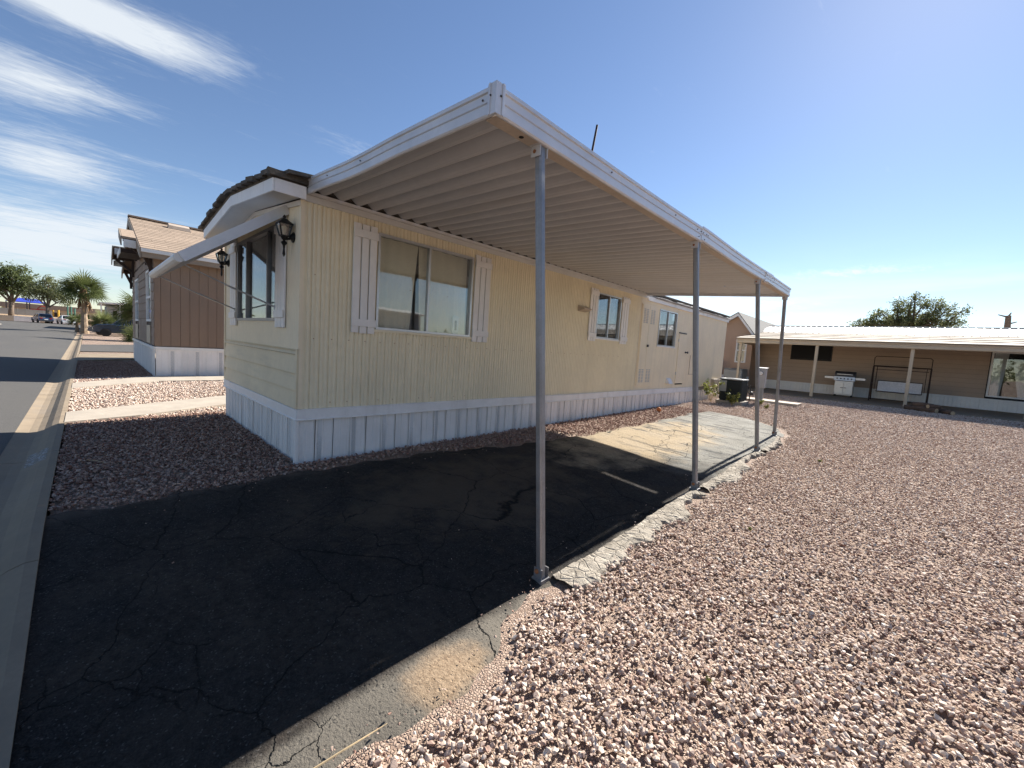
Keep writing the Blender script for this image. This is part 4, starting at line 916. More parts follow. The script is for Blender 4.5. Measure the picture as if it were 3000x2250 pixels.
# lower porch canopy under the gable
for x0, x1, zz in ((-20.6,-18.9,3.93),):
    MB().box(x0,x1,.82,NY-.03,zz-.12,zz).build('porch_canopy', M['dark_brown'], bh); MB().box(x0-.02,x1+.02,.80,.82,zz-.16,zz+.02).build('canopy_fascia', M['white_paint'], bh)
MB().hexa([(-19.43,2.05,nroof(-19.43)+.02),(-19.2,2.05,nroof(-19.2)+.02),(-19.2,2.7,nroof(-19.2)+.02),(-19.43,2.7,nroof(-19.43)+.02),(-19.40,2.08,nroof(-19.4)+.16),(-19.22,2.08,nroof(-19.22)+.13),(-19.22,2.66,nroof(-19.22)+.13),(-19.40,2.66,nroof(-19.4)+.16)]).build('roof_vent', M['beam_tan'], bh)

# ------------------------------------------------------------------ tan home with patio at the rear of the yard
ph = thing('tan_patio_home', 'tan lap-sided home with white skirting and a long covered patio', 'house', (-1,27,.3))
PZ, PY = .30, 25.4
FP_ = frame((0,PY,0),(1,0,0),(0,-1,0))
W1, W2 = (-4.63,-2.97,1.95,2.69), (2.17,4.9,.84,2.66)
MB().fbox(FP_,-6.2,9,-.12,-.02,.75,3.05).build('wall_core', M['dark_void'], ph)
z = .76; r = 0
while z < 2.95:
    segs = [(-6.1,9)]
    for w in (W1, W2):
        if z+.18 > w[2]-.03 and z < w[3]+.02:
            q = []
            for a, c in segs:
                if w[0]-.02 > a: q.append((a, min(c, w[0]-.03)))
                if w[1]+.02 < c: q.append((max(a, w[1]+.03), c))
            segs = q
    for a, c in segs:
        MB().hexa([FP_(a,.02,z),FP_(c,.02,z),FP_(c,-.015,z),FP_(a,-.015,z),FP_(a,.004,z+.186),FP_(c,.004,z+.186),FP_(c,-.015,z+.186),FP_(a,-.015,z+.186)]).build('lap_board', M['lap_tan'], ph)
    z += .19; r += 1
w = window(ph, FP_, *W1[:2], *W1[2:], .03, (-3.8,), .022, .03, 'charcoal', 'dark_glass'); MB().fbox(FP_,W1[0]+.01,W1[1]-.01,.0225,.027,W1[2]+.01,W1[3]-.01).build('sun_screen', M['dark_void'], w)
w = window(ph, FP_, *W2[:2], *W2[2:], .06, (3.55,), .03, .015, 'white_paint', 'window_glass', pane_n=.012)
MB().fbox(FP_,W2[0],W2[1],-.0185,-.015,W2[2],W2[3]).build('room', M['dark_void'], w)
drape(w, FP_, (2.25,2.62), -.008, .004, .12, 2.6, .9, 'mesh_fabric', tie=(0,-.1)); drape(w, FP_, (2.75,3.2), -.008, .004, .12, 2.3, .9, 'mesh_fabric', tie=(.25,.25))
MB().box(-6.1,9,31.5,31.6,.3,3.0).box(-6.2,-6.1,PY+.13,31.5,.3,3.0).build('rear_wall', M['lap_tan'], ph)
sk = MB(); u = 0
for k in range(4): sk.v += [(u,0,.2),(u,0,.70)]; sk.v += [(u+.01,.012,.2),(u+.01,.012,.70)]; sk.v += [(u+.03,.012,.2),(u+.03,.012,.70)]; sk.v += [(u+.04,0,.2),(u+.04,0,.70)]; u += .125
sk.v += [(.5,0,.2),(.5,0,.70)]
for i in range(16): sk.f.append((2*i,2*i+2,2*i+3,2*i+1))
SKP = sk.mesh('skirting_panel', M['white_paint'], False, False)
for k in range(30): piece(SKP,'skirting_panel',ph,T(-6.0+k*.502,PY-.03,0) @ Matrix.Diagonal((1,-1,1,1)))
MB().fbox(FP_,-6.0,9,.02,.05,.70,.76).build('skirting_band', M['white_paint'], ph)
# patio slab
MB().hexa([(-6.6,21.0,.1),(11,20.6,.1),(11,PY-.05,.1),(-6.6,PY-.05,.1),(-6.6,21.0,PZ-.01),(11,20.6,PZ-.01),(11,PY-.05,PZ),(-6.6,PY-.05,PZ)]).build('patio_slab', M['concrete'], ph)
# patio roof and posts
for x in (-6.1,-3.1,-.12,2.86,5.9): bevel(MB().box(x-.055,x+.055,21.945,22.055,PZ-.02,2.52).build('patio_post', M['tan_trim'], ph), .01)
bm_ = MB().sweep([(-6.25,21.95,2.50),(11,21.95,2.50)], (0,-1,0), [(0,.0),(.08,0),(.10,.02),(.10,.10),(.085,.115),(.085,.14),(.115,.155),(.115,.22),(.10,.24),(0,.24)]).build('patio_gutter', M['tan_trim'], ph)
MB().box(-6.2,-6.1,22.0,PY,2.5,2.72).build('patio_beam', M['tan_trim'], ph)
def rp_z(y): return 2.745+(y-21.8)*(3.31-2.745)/(26.0-21.8)
x = -6.3
while x < 10.5:
    MB().hexa([(x,21.8,rp_z(21.8)-.05),(x+.6,21.8,rp_z(21.8)-.05),(x+.6,26,rp_z(26)-.05),(x,26,rp_z(26)-.05),(x+.0,21.8,rp_z(21.8)),(x+.597,21.8,rp_z(21.8)),(x+.597,26,rp_z(26)),(x,26,rp_z(26))]).build('patio_roof_panel', M['tan_roof'], ph); x += .6
for k in range(4):
    yy = 22.6+k*.9; MB().hexa([(-6.32,yy,rp_z(yy)+.001),(10.6,yy,rp_z(yy)+.001),(10.6,yy+.05,rp_z(yy+.05)+.001),(-6.32,yy+.05,rp_z(yy+.05)+.001),(-6.32,yy,rp_z(yy)+.02),(10.6,yy,rp_z(yy)+.02),(10.6,yy+.05,rp_z(yy+.05)+.012),(-6.32,yy+.05,rp_z(yy+.05)+.012)]).build('roof_lap', M['tan_roof'], ph)
pz_ = MB().sweep([(0,26.02,3.315),(0,28.9,3.86)], (1,0,0), [(0,0),(.04,0),(.055,.035),(.085,.035),(.10,0),(.248,0),(.248,-.006),(0,-.006)]); PZM = pz_.mesh('roof_sheet', M['white_metal_roof'])
for k in range(68): piece(PZM,'roof_sheet',ph,T(-6.5+k*.25,0,0))
MB().hexa([(-6.5,28.9,3.86),(10.6,28.9,3.86),(10.6,31.9,3.2),(-6.5,31.9,3.2),(-6.5,28.9,3.88),(10.6,28.9,3.88),(10.6,31.9,3.22),(-6.5,31.9,3.22)]).build('roof_rear', M['white_metal_roof'], ph)
MB().bar((-6.55,28.9,3.88),(10.6,28.9,3.88),.3,.03).build('ridge_cap', M['white_metal_roof'], ph)
MB().prism([(-6.45,26.1,2.95),(-6.45,28.9,3.8),(-6.45,31.8,2.95)],(.05,0,0)).build('gable', M['lap_tan'], ph)
for x, yy in ((.05,27.6),(.1,27.0)): MB().box(x-.15,x+.15,yy,yy+.12,3.22+(yy-26)*.22,3.22+(yy-26)*.22+.09).build('roof_vent', M['beam_tan'], ph)

# grill
gr = thing('barbecue_grill', 'stainless steel gas grill with closed lid standing on the covered patio', 'grill', (-2.25,24.5,PZ))
GX, GY = -2.25, 24.5
bevel(MB().box(GX-.34,GX+.34,GY-.24,GY+.24,PZ+.08,PZ+.72).build('cabinet', M['steel'], gr), .01)
for s_ in (-1,1):
    d = bevel(MB().box(GX+min(0,s_*.33)+.005,GX+max(0,s_*.33)-.005,GY-.262,GY-.243,PZ+.12,PZ+.66).build('door', M['steel'], gr), .006)
    MB().box(GX+s_*.06-.05,GX+s_*.06+.05,GY-.29,GY-.2625,PZ+.40,PZ+.425).build('handle', M['charcoal'], d)
MB().hexa([(GX-.38,GY-.30,PZ+.74),(GX+.38,GY-.30,PZ+.74),(GX+.38,GY+.25,PZ+.74),(GX-.38,GY+.25,PZ+.74),(GX-.38,GY-.27,PZ+.92),(GX+.38,GY-.27,PZ+.92),(GX+.38,GY+.25,PZ+.92),(GX-.38,GY+.25,PZ+.92)]).build('control_panel', M['steel'], gr)
for k in range(5): MB().lathe((GX-.26+k*.13,GY-.29,PZ+.83),[(.032,0),(.03,.03),(.0,.032)],10,(0,-1,0)).build('knob', M['charcoal'], gr)
lid = MB().sweep([(GX-.37,GY,PZ+.925),(GX+.37,GY,PZ+.925)],(0,-1,0),[(-.24,0),(.25,0),(.25,.10),(.20,.19),(.10,.24),(-.14,.24),(-.24,.14)]).build('lid', M['charcoal'], gr)
MB().bar((GX-.28,GY-.31,PZ+1.03),(GX+.28,GY-.31,PZ+1.03),.025,.025).build('handle', M['steel'], lid)
for s_ in (-1,1): bevel(MB().box(GX+min(s_*.385,s_*.74),GX+max(s_*.385,s_*.74),GY-.26,GY+.2,PZ+.80,PZ+.91).build('side_shelf', M['steel'], gr), .01)
for x in (-.3,.3):
    for yy in (-.2,.2): MB().lathe((GX+x-.02,GY+yy,PZ+.045),[(.0,0),(.045,0),(.045,.04),(0,.04)],10,(1,0,0)).build('wheel', M['rubber'], gr)
# patio swing
sw = thing('patio_swing', 'dark metal swing seat frame without its canopy on the covered patio', 'swing seat', (-.4,24.0,PZ))
SX0, SX1, SY = -1.28, .5, 24.0
for x in (SX0,SX1):
    for s_ in (-1,1): MB().tube([(x,SY+s_*.55,PZ),(x,SY+s_*.06,PZ+1.5)],.025,8).build('leg', M['swing_iron'], sw)
    MB().tube([(x,SY-.3,PZ+.75),(x,SY+.3,PZ+.75)],.018,6).build('brace', M['swing_iron'], sw)
    MB().tube([(x,SY-.05,PZ+1.48),(x,SY-.08,PZ+1.86),(x+(.06 if x < 0 else -.06),SY-.08,PZ+1.92)],.014,6).build('canopy_arm', M['swing_iron'], sw)
    MB().tube([(x+(.12 if x < 0 else -.12),SY,PZ+1.48),(x+(.12 if x < 0 else -.12),SY-.25,PZ+.5)],.010,5).build('hanger', M['swing_iron'], sw)
    MB().tube([(x+(.12 if x < 0 else -.12),SY,PZ+1.48),(x+(.12 if x < 0 else -.12),SY+.28,PZ+.9)],.010,5).build('hanger', M['swing_iron'], sw)
MB().tube([(SX0,SY,PZ+1.5),(SX1,SY,PZ+1.5)],.028,8).build('top_bar', M['swing_iron'], sw)
MB().tube([(SX0+.06,SY-.08,PZ+1.92),(SX1-.06,SY-.08,PZ+1.92)],.014,6).build('canopy_bar', M['swing_iron'], sw)
MB().tube([(SX0+.05,SY+.25,PZ+1.36),(SX1-.05,SY+.25,PZ+1.36)],.014,6).build('canopy_bar', M['swing_iron'], sw)
MB().tube([(SX0-.0,SY-.45,PZ+.1),(SX1,SY-.45,PZ+.1)],.018,6).build('foot_bar', M['swing_iron'], sw)
MB().hexa([(SX0+.2,SY-.28,PZ+.42),(SX1-.2,SY-.28,PZ+.42),(SX1-.2,SY+.22,PZ+.38),(SX0+.2,SY+.22,PZ+.38),(SX0+.2,SY-.28,PZ+.45),(SX1-.2,SY-.28,PZ+.45),(SX1-.2,SY+.22,PZ+.41),(SX0+.2,SY+.22,PZ+.41)]).build('seat', M['mesh_fabric'], sw)
MB().hexa([(SX0+.2,SY+.20,PZ+.42),(SX1-.2,SY+.20,PZ+.42),(SX1-.2,SY+.22,PZ+.42),(SX0+.2,SY+.22,PZ+.42),(SX0+.2,SY+.30,PZ+.86),(SX1-.2,SY+.30,PZ+.86),(SX1-.2,SY+.32,PZ+.86),(SX0+.2,SY+.32,PZ+.86)]).build('backrest', M['mesh_fabric'], sw)
MB().tube([(SX0+.18,SY-.29,PZ+.43),(SX1-.18,SY-.29,PZ+.43),(SX1-.18,SY+.22,PZ+.40),(SX1-.18,SY+.31,PZ+.88),(SX0+.18,SY+.31,PZ+.88),(SX0+.18,SY+.22,PZ+.40),(SX0+.18,SY-.29,PZ+.43)],.014,6).build('seat_frame', M['swing_iron'], sw)
# firewood by the patio edge
for k, (x, yy, z, a, L, r_) in enumerate(((.15,20.75,.08,.4,.55,.09),(.45,20.6,.08,-.3,.6,.10),(.75,20.75,.07,.9,.5,.085),(.35,20.72,.22,.15,.55,.085),(.95,20.5,.07,-.8,.45,.08),(.62,20.62,.21,1.2,.4,.07))):
    base = gz(x,yy); d = Vector((math.cos(a),math.sin(a)*.8-.4,0)).normalized()
    t = thing('firewood_log', (' '.join((['bottom log at the near end of','thick bottom log in the middle of','bottom log lying crossways in','upper log resting on top of','short loose log at the open end of','thin short log balanced on top of'][k], 'the firewood heap before the patio'))), 'log', (x,yy,base), 0, 'firewood heap at the patio edge')
    p0, p1 = Vector((x,yy,base+z))-d*L/2, Vector((x,yy,base+z))+d*L/2
    MB().tube([p0,(p0+p1)/2+Vector((0,0,.01)),p1],[r_,r_*1.06,r_*.96],9).build('bark', M['log_bark'], t)
    MB().tube([p0-d*.004,p0+d*.002],r_*.9,9).tube([p1-d*.002,p1+d*.004],r_*.86,9).build('cut_end', M['log_end'], t)

# ------------------------------------------------------------------ salmon gabled home behind, shed, utilities
sh_ = thing('salmon_gabled_home', 'salmon stucco home with white trimmed gable behind the cream mobile home', 'house', (-9.5,27,.3))
SY0 = 24.0; FG = frame((0,SY0,0),(1,0,0),(0,-1,0)); gx0, gx1, gp = -12.8, -6.18, -6.87
PK = (-9.35, 4.9)
# gable end: peak seen at x=-6.87
sx0, sx1, spk, szp, sze = -9.3, -6.05, -6.87, 4.12, 3.08
MB().prism([(-9.3,SY0,.2),(-6.12,SY0,.2),(-6.12,SY0,sze),(spk,SY0,szp-.12),(-9.3,SY0,szp-1.6+.25)],(0,.08,0)).build('gable_wall', M['tan_wall'], sh_)
MB().box(-6.2,-6.12,SY0+.09,32,.2,sze).build('side_wall', M['tan_wall'], sh_); MB().box(-9.3,-9.2,SY0+.09,32,.2,2.7).build('side_wall', M['tan_wall'], sh_)
for a, c in (((spk,szp),(-6.0,sze-.08)),((spk,szp),(-9.4,2.55))):
    MB().hexa([(a[0],SY0-.3,a[1]-.16),(c[0],SY0-.3,c[1]-.16),(c[0],SY0-.26,c[1]-.16),(a[0],SY0-.26,a[1]-.16),(a[0],SY0-.3,a[1]),(c[0],SY0-.3,c[1]),(c[0],SY0-.26,c[1]),(a[0],SY0-.26,a[1])]).build('rake_board', M['white_paint'], sh_)
    MB().hexa([(a[0],SY0-.31,a[1]+.0),(c[0],SY0-.31,c[1]+.0),(c[0],32,c[1]),(a[0],32,a[1]),(a[0],SY0-.31,a[1]+.05),(c[0],SY0-.31,c[1]+.05),(c[0],32,c[1]+.05),(a[0],32,a[1]+.05)]).build('roof_slope', M['roof_grey'], sh_)
MB().fbox(FG,-9.3,-6.12,.001,.012,2.98,3.06).fbox(FG,-7.14,-7.10,.001,.01,.9,2.98).build('wall_batten', M['tan_wall'], sh_)
w = window(sh_, FG, -6.88, -6.36, 1.55, 2.78, .07, (), .03, .02, 'white_paint', 'window_glass', pane_n=.006, rails=(2.2,)); MB().fbox(FG,-6.85,-6.40,.0015,.0025,1.6,2.75).build('blind', M['charcoal'], w)
MB().fbox(FG,-9.3,-6.12,.005,.02,.2,.85).build('skirting', M['skirt_white'], sh_)
st = thing('white_shed', 'white metal shed with flat roof between the two homes behind the yard', 'shed', (-6.1,34,.3))
for k in range(6): MB().box(-8.9+k*.22,-8.69+k*.22,33.0,33.03,.3,2.85).build('wall_panel', M['stucco_grey'], st)
MB().box(-8.95,-7.5,32.95,36,2.86,3.0).build('roof', M['white_metal_roof'], st); MB().box(-8.9,-8.85,33.04,36,.3,2.85).box(-7.6,-7.55,33.04,36,.3,2.85).box(-8.84,-7.61,35.9,35.95,.3,2.85).build('rear_wall', M['stucco_grey'], st)
def ac_unit(x, y, z, w, h, label, mat, rz=0):
    t = thing('air_conditioner', label, 'air conditioner', (x,y,z), rz, 'air conditioning units on the ground'); iv = INV[t].inverted()
    def L(mb, nm, mt, par=None):
        mb.v = [tuple(iv @ Vector(p)) for p in mb.v]; return mb.build(nm, M[mt], par or t)
    k = w/2
    bevel(L(MB().box(-k,k,-k,k,.08,h-.03),'cabinet',mat), .06, 3)
    for sy in range(9):
        zz = .14+sy*(h-.3)/9; L(MB().box(-k*.85,k*.85,-k-.008,-k-.001,zz,zz+.035),'louver',mat)
    L(MB().box(-k-.01,-k+.22,-k-.014,-k-.009,.38,h-.06),'service_panel','ac_grey')
    bevel(L(MB().box(-k-.015,k+.015,-k-.015,k+.015,h-.03,h+.01),'top_grille','ac_grey'), .01)
    L(MB().box(-k-.06,k+.06,-k-.06,k+.06,-.1,.08),'pad','concrete_pale')
    L(MB().lathe((0,0,h+.011),[(.0,0),(w*.36,0),(w*.36,.012),(.0,.02)],16),'fan_guard','charcoal')
ac_unit(-4.28,15.15,.19,.68,.80,'dark green air conditioner on a pad against the end of the cream mobile home','ac_green')
ac_unit(-6.55,24.0-.75,.42,.85,.80,'grey air conditioner standing before the salmon gabled home','ac_grey')
def pedestal(x, y, z, h, label):
    t = thing('meter_pedestal', label, 'electric meter', (x,y,z), 0, 'electric meter pedestals')
    MB().box(x-.10,x+.10,y-.06,y+.08,z,z+h*.45).build('post_base', M['ac_grey'], t)
    bevel(MB().box(x-.14,x+.14,y-.09,y+.09,z+h*.45,z+h).build('box', M['stucco_grey'], t), .01)
    MB().hexa([(x-.17,y-.13,z+h+.0),(x+.17,y-.13,z+h+.0),(x+.17,y+.1,z+h+.0),(x-.17,y+.1,z+h+.0),(x-.17,y-.13,z+h+.012),(x+.17,y-.13,z+h+.012),(x+.17,y+.1,z+h+.03),(x-.17,y+.1,z+h+.03)]).build('hood', M['ac_grey'], t)
    m = MB().lathe((x,y-.09,z+h*.86),[(.085,0),(.085,.03),(.07,.09),(.0,.1)],14,(0,-1,0)).build('meter', M['chrome'], t)
    MB().lathe((x,y-.19,z+h*.86),[(.06,0),(.05,.004),(.0,.005)],12,(0,-1,0)).build('meter_face', M['white_paint'], m)
pedestal(-3.76,16.3,gz(-3.76,16.3)-.02,1.24,'grey electric meter pedestal standing in the gravel behind the carport')
pedestal(-7.35,23.2,.28,1.3,'grey electric meter pedestal before the salmon gabled home')
# garden taps and pipes
fc = thing('standpipe', 'dark pipe standpipe with taps beside the meter pedestal', 'standpipe', (-4.05,16.3,.2))
for dx_ in (-.08,.02): MB().tube([(-4.05+dx_,16.2,.15),(-4.05+dx_,16.2,.78)],.018,6).build('pipe', M['charcoal'], fc)
MB().tube([(-4.16,16.2,.5),(-3.95,16.2,.52)],.02,6).lathe((-3.98,16.17,.44),[(.0,0),(.06,.01),(.07,.08),(.03,.12),(0,.13)],8).build('valve', M['charcoal'], fc)
MB().tube([(-4.1,16.1,.17),(-4.25,16.0,.3),(-4.2,15.9,.14)],.02,6).build('elbow', M['charcoal'], fc)
bn = thing('blue_bin', 'dark blue wheeled bin far behind between the homes', 'bin', (-7.3,29,.3))
MB().hexa([(-7.62,28.8,.36),(-7.10,28.8,.36),(-7.10,29.3,.36),(-7.62,29.3,.36),(-7.68,28.75,1.28),(-7.05,28.75,1.28),(-7.05,29.4,1.28),(-7.68,29.4,1.28)]).build('body', M['blue_plastic'], bn)
MB().hexa([(-7.7,28.7,1.285),(-7.03,28.7,1.285),(-7.03,29.45,1.285),(-7.7,29.45,1.285),(-7.66,28.74,1.36),(-7.07,28.74,1.36),(-7.07,29.4,1.38),(-7.66,29.4,1.38)]).build('lid', M['blue_plastic'], bn)
for x in (-7.6,-7.12): MB().lathe((x-.02,29.3,.4),[(0,0),(.12,0),(.12,.05),(0,.05)],12,(1,0,0)).build('wheel', M['rubber'], bn)
tag(MB().box(-5.9,-2.7,16.75,17.5,.1,.27).build('utility_pad', M['concrete_pale'], None, (-4.3,17.1,.2)), kind='structure')

# ------------------------------------------------------------------ homes across the yard and across the street (seen in the window glass)
oh = thing('grey_home_across_yard', 'grey mobile home with white skirting across the gravel yard from the carport', 'mobile home', (16,7,0))
MB().box(14.2,17.8,1.5,16,.35,3.3).build('wall', M['stucco_grey'], oh); MB().box(14.17,14.199,1.5,16,-.4,.35).build('skirting', M['white_paint'], oh)
MB().prism([(13.95,1.2,3.3),(18.05,1.2,3.3),(18.05,1.2,3.4),(16,1.2,3.7),(13.95,1.2,3.4)],(0,15.1,0)).build('roof', M['white_metal_roof'], oh)
for a in (4,8.5,12): MB().box(14.17,14.199,a,a+1.3,1.4,2.4).build('window', M['car_glass'], oh)
os_ = thing('beige_house_across_street', 'beige gabled house with grey roof across the street', 'house', (-37,-13,0))
MB().box(-45,-29,-17,-10,-.2,2.7).build('wall', M['tan_trim'], os_)
MB().prism([(-45.5,-17.5,2.7),(-45.5,-9.4,2.7),(-45.5,-13.4,4.5)],(17,0,0)).build('roof', M['roof_grey'], os_)
for a in (-43,-38,-33): MB().box(a,a+1.6,-9.999,-9.96,1,2.1).build('window', M['car_glass'], os_)
MB().box(-40,-39,-9.999,-9.95,-.1,2.05).build('door', M['white_paint'], os_)
# ------------------------------------------------------------------ trees and plants
def leaf_mesh(name, mat, C, size, n_per, spread, seed, flat=.0, elong=1.6):
    g = np.random.default_rng(seed); C = np.asarray(C, float); k = len(C)*n_per
    base = np.repeat(C, n_per, 0)+g.normal(0,1,(k,3))*np.asarray(spread)
    d = g.normal(0,1,(k,3)); d[:,2] *= (1-flat); d /= np.linalg.norm(d,axis=1)[:,None]
    e = g.normal(0,1,(k,3)); e -= d*(e*d).sum(1)[:,None]; e /= np.linalg.norm(e,axis=1)[:,None]
    s = size*g.uniform(.6,1.3,k)[:,None]
    V = np.empty((k,4,3)); V[:,0] = base-d*s*elong*.5; V[:,1] = base+e*s*.35; V[:,2] = base+d*s*elong*.5; V[:,3] = base-e*s*.35
    me = bpy.data.meshes.new(name); me.vertices.add(k*4); me.vertices.foreach_set('co', V.astype(np.float32).ravel())
    me.loops.add(k*4); me.loops.foreach_set('vertex_index', np.arange(k*4,dtype=np.int32)); me.polygons.add(k)
    me.polygons.foreach_set('loop_start', np.arange(0,k*4,4,dtype=np.int32)); me.polygons.foreach_set('loop_total', np.full(k,4,dtype=np.int32))
    cl = np.repeat(g.uniform(0,1,len(C)), n_per); t = np.clip(.6*cl+.4*g.uniform(0,1,k),0,1)
    me.attributes.new('tint','FLOAT','FACE').data.foreach_set('value', t.astype(np.float32))
    me.materials.append(mat); me.update(calc_edges=True); return me
def tree(name, label, base, trunk_h, lean, blobs, leaf, n_cl, n_per, spread, mat, seed, trunk_r=.25, group=None, bark='bark'):
    r = random.Random(seed); t = thing(name, label, 'tree', base, 0, group); B = Vector(base)
    top = B+Vector((lean[0],lean[1],trunk_h)); C = []
    tot = sum(b[3]*b[4]*b[5] for b in blobs)
    for cx, cy, cz, rx, ry, rz_b in blobs:
        for i in range(max(3, int(n_cl*(rx*ry*rz_b)/tot))):
            v = Vector((r.gauss(0,1),r.gauss(0,1),r.gauss(0,1))).normalized()*(r.random()**.45)
            C.append(B+Vector((cx+v.x*rx,cy+v.y*ry,cz+v.z*rz_b)))
    mb = MB().tube([B-Vector((0,0,.2)),B+Vector((lean[0]*.3,lean[1]*.3,trunk_h*.5)),top],[trunk_r*1.25,trunk_r,trunk_r*.8],9)
    tr = mb.build('trunk', M[bark], t, smooth=True)
    for i, (cx, cy, cz, rx, ry, rz_b) in enumerate(blobs):
        e = B+Vector((cx,cy,cz+rz_b*.2)); m = (top+e)/2+Vector((r.uniform(-.3,.3),r.uniform(-.3,.3),r.uniform(-.2,.4)))
        lb = MB().tube([top-Vector((0,0,trunk_h*.1)),m,e],[trunk_r*.6,trunk_r*.4,trunk_r*.12],6)
        for q in range(5):
            c = r.choice(C); lb.tube([m,(m+c)/2+Vector((0,0,.15)),c],[trunk_r*.2,trunk_r*.12,.015],5)
        lb.build('limb', M[bark], tr, smooth=True)
    me = leaf_mesh('crown', M[mat], C, leaf, n_per, spread, seed)
    o = bpy.data.objects.new('crown', me); COL.objects.link(o); o.parent = t; o.matrix_basis = INV[t]; return t
def fan_palm(name, label, base, h, r0, n_fr, R, seed, skirt=True, lean=(0,0), droop=1.0, group=None):
    r = random.Random(seed); t = thing(name, label, 'palm tree', base, 0, group); B = Vector(base); top = B+Vector((lean[0],lean[1],h))
    if h > .6:
        pts = []; rs = []; nn = 14
        for i in range(nn+1): f = i/nn; pts.append(B+Vector((lean[0]*f,lean[1]*f,h*f-.1))); rs.append(r0*(1.5-.8*f+.5*max(0,.15-f)*6)*(1+.07*(i % 2)))
        tr = MB().tube(pts, rs, 10).build('trunk', M['palm_bark'], t)
    if skirt:
        mb = MB()
        for i in range(60):
            a = r.uniform(0,6.28); z0 = r.uniform(-.1,.25)*R; L = r.uniform(.35,.8)*R; d = Vector((math.cos(a),math.sin(a),0)); p = top+d*r0*.8+Vector((0,0,-z0)); e = p+d*(.18*R*r.random()+.05)-Vector((0,0,L))
            mb.bar(p,e,.09*R*.6,.02,(d.x,d.y,.2))
        mb.build('dead_frond_skirt', M['palm_dead'], t)
    for i in range(n_fr):
        a = i*2.399+r.uniform(-.2,.2); el = math.asin(max(-.55,min(.97, 1-1.45*(i+.5)/n_fr)))+r.uniform(-.12,.12)
        d = Vector((math.cos(a)*math.cos(el),math.sin(a)*math.cos(el),math.sin(el))); p = top+Vector((0,0,-.02*R)); L = R*r.uniform(.22,.46); c = p+d*L-Vector((0,0,.12*L*droop*(1-d.z)))
        side = d.cross(Vector((0,0,1))); side = side.normalized() if side.length > .1 else Vector((1,0,0)); nrm = side.cross(d); ro = r.uniform(-1.1,1.1); side, nrm = side*math.cos(ro)+nrm*math.sin(ro), nrm*math.cos(ro)-side*math.sin(ro)
        mb = MB(); mb.tube([p,(p+c)/2+nrm*.03,c],[.03*R*.5,.02*R*.5,.012*R*.5],4); nb = 17
        for k in range(nb):
            q = (k-(nb-1)/2)/((nb-1)/2)*1.75; dd = d*math.cos(q)+side*math.sin(q); ll = R*.62*(1-.28*abs(q)/1.75)*r.uniform(.85,1.1)
            m = c+dd*ll*.55+nrm*.04*ll; e = c+dd*ll-Vector((0,0,.28*ll*droop*(.4+abs(q)*.3)))*r.uniform(.5,1.3); w = dd.cross(nrm).normalized()*(.034*R*.52)
            mb.add([c-w*.3,c+w*.3,m+w,m-w],[(0,1,2,3)]); mb.add([m-w,m+w,e],[(0,1,2)])
        o = mb.build('frond', M['leaf_palm'], t, fix=False)
        o.data.attributes.new('tint','FLOAT','FACE').data.foreach_set('value',[min(1,max(0,.35+.4*d.z+r.uniform(-.3,.3)))]*len(o.data.polygons))
    return t
tree('shade_tree', 'broad olive green tree behind the white roof of the tan patio home', (-.8,42,.29), 3.2, (.1,0), [(-2.6,0,4.6,.75,1,.5),(-2.0,0,5.0,.6,1,.55),(-1.5,.2,5.7,.42,.7,.5),(-1.1,0,5.1,.8,1,.6),(-.6,0,6.2,.45,.6,.6),(-.1,0,5.6,.7,1,.7),(.25,.1,7.0,.32,.4,.42),(.1,0,6.5,.4,.5,.4),(.8,0,6.3,.5,.7,.5),(1.2,0,5.5,.75,1,.7),(1.5,.2,6.3,.42,.5,.4),(2.1,0,6.0,.45,.6,.45),(2.3,0,5.2,.6,.8,.6),(2.75,0,5.8,.3,.4,.4),(0,0,4.7,2.4,1.4,.6)], .10, 330, 40, (.15,.15,.14), 'leaf_olive', 21, .22)
tree('shade_tree', 'small dark tree rising behind the salmon gabled home and the patio roof corner', (-10.3,43,.29), 2.6, (0,0), [(0,0,4.0,1.2,1.2,1.0),(.7,.2,3.6,1,1,.8)], .10, 110, 40, (.16,.16,.14), 'leaf_olive', 22, .15)
dt = thing('dead_tree', 'bare dead trunk with broken branch stubs behind the white patio home roof', 'dead tree', (4.15,42,.29))
MB().tube([(4.15,42,.1),(4.1,42,3.5),(4.0,42,5.75)],[.26,.2,.13],9).build('trunk', M['dead_wood'], dt)
for p0, p1 in (((4.0,42,5.65),(3.55,42,5.82)),((4.0,42,5.7),(4.1,42,5.95)),((4.03,42,5.2),(4.4,42,5.35)),((4.05,42,4.9),(3.9,42,5.1))): MB().tube([p0,p1],[.06,.03],6).build('branch_stub', M['dead_wood'], dt)
# left: street trees
def far(x, y): return gz(x,y)
tree('street_tree', 'large dark spreading tree over the pale block fence at the end of the street', (-119,-9.6,far(-119,0)), 3.4, (.2,.2), [(0,-1.5,7.6,3,3,2.4),(.5,1.2,8.0,2.6,2.4,2.3),(0,-3.6,7.4,2.6,2.6,2.2),(0,.2,5.9,3.2,3.2,1.4),(0,2.6,6.6,1.6,1.6,1.3)], .24, 460, 24, (.34,.34,.28), 'leaf_green', 31, .35, 'street trees at the end of the street')
tree('street_tree', 'lighter airy tree with forked trunk beside the parked blue car', (-113,-4.9,far(-113,0)), 3.0, (.1,.1), [(0,-.8,5.6,1.7,1.8,1.5),(0,.9,5.4,1.8,1.8,1.5),(0,.4,7.2,1.4,1.5,1.2),(0,2.2,4.3,1.2,1.4,.9),(0,-1.9,4.6,1.0,1.2,.8)], .19, 260, 20, (.30,.30,.26), 'leaf_olive', 32, .26, 'street trees at the end of the street')
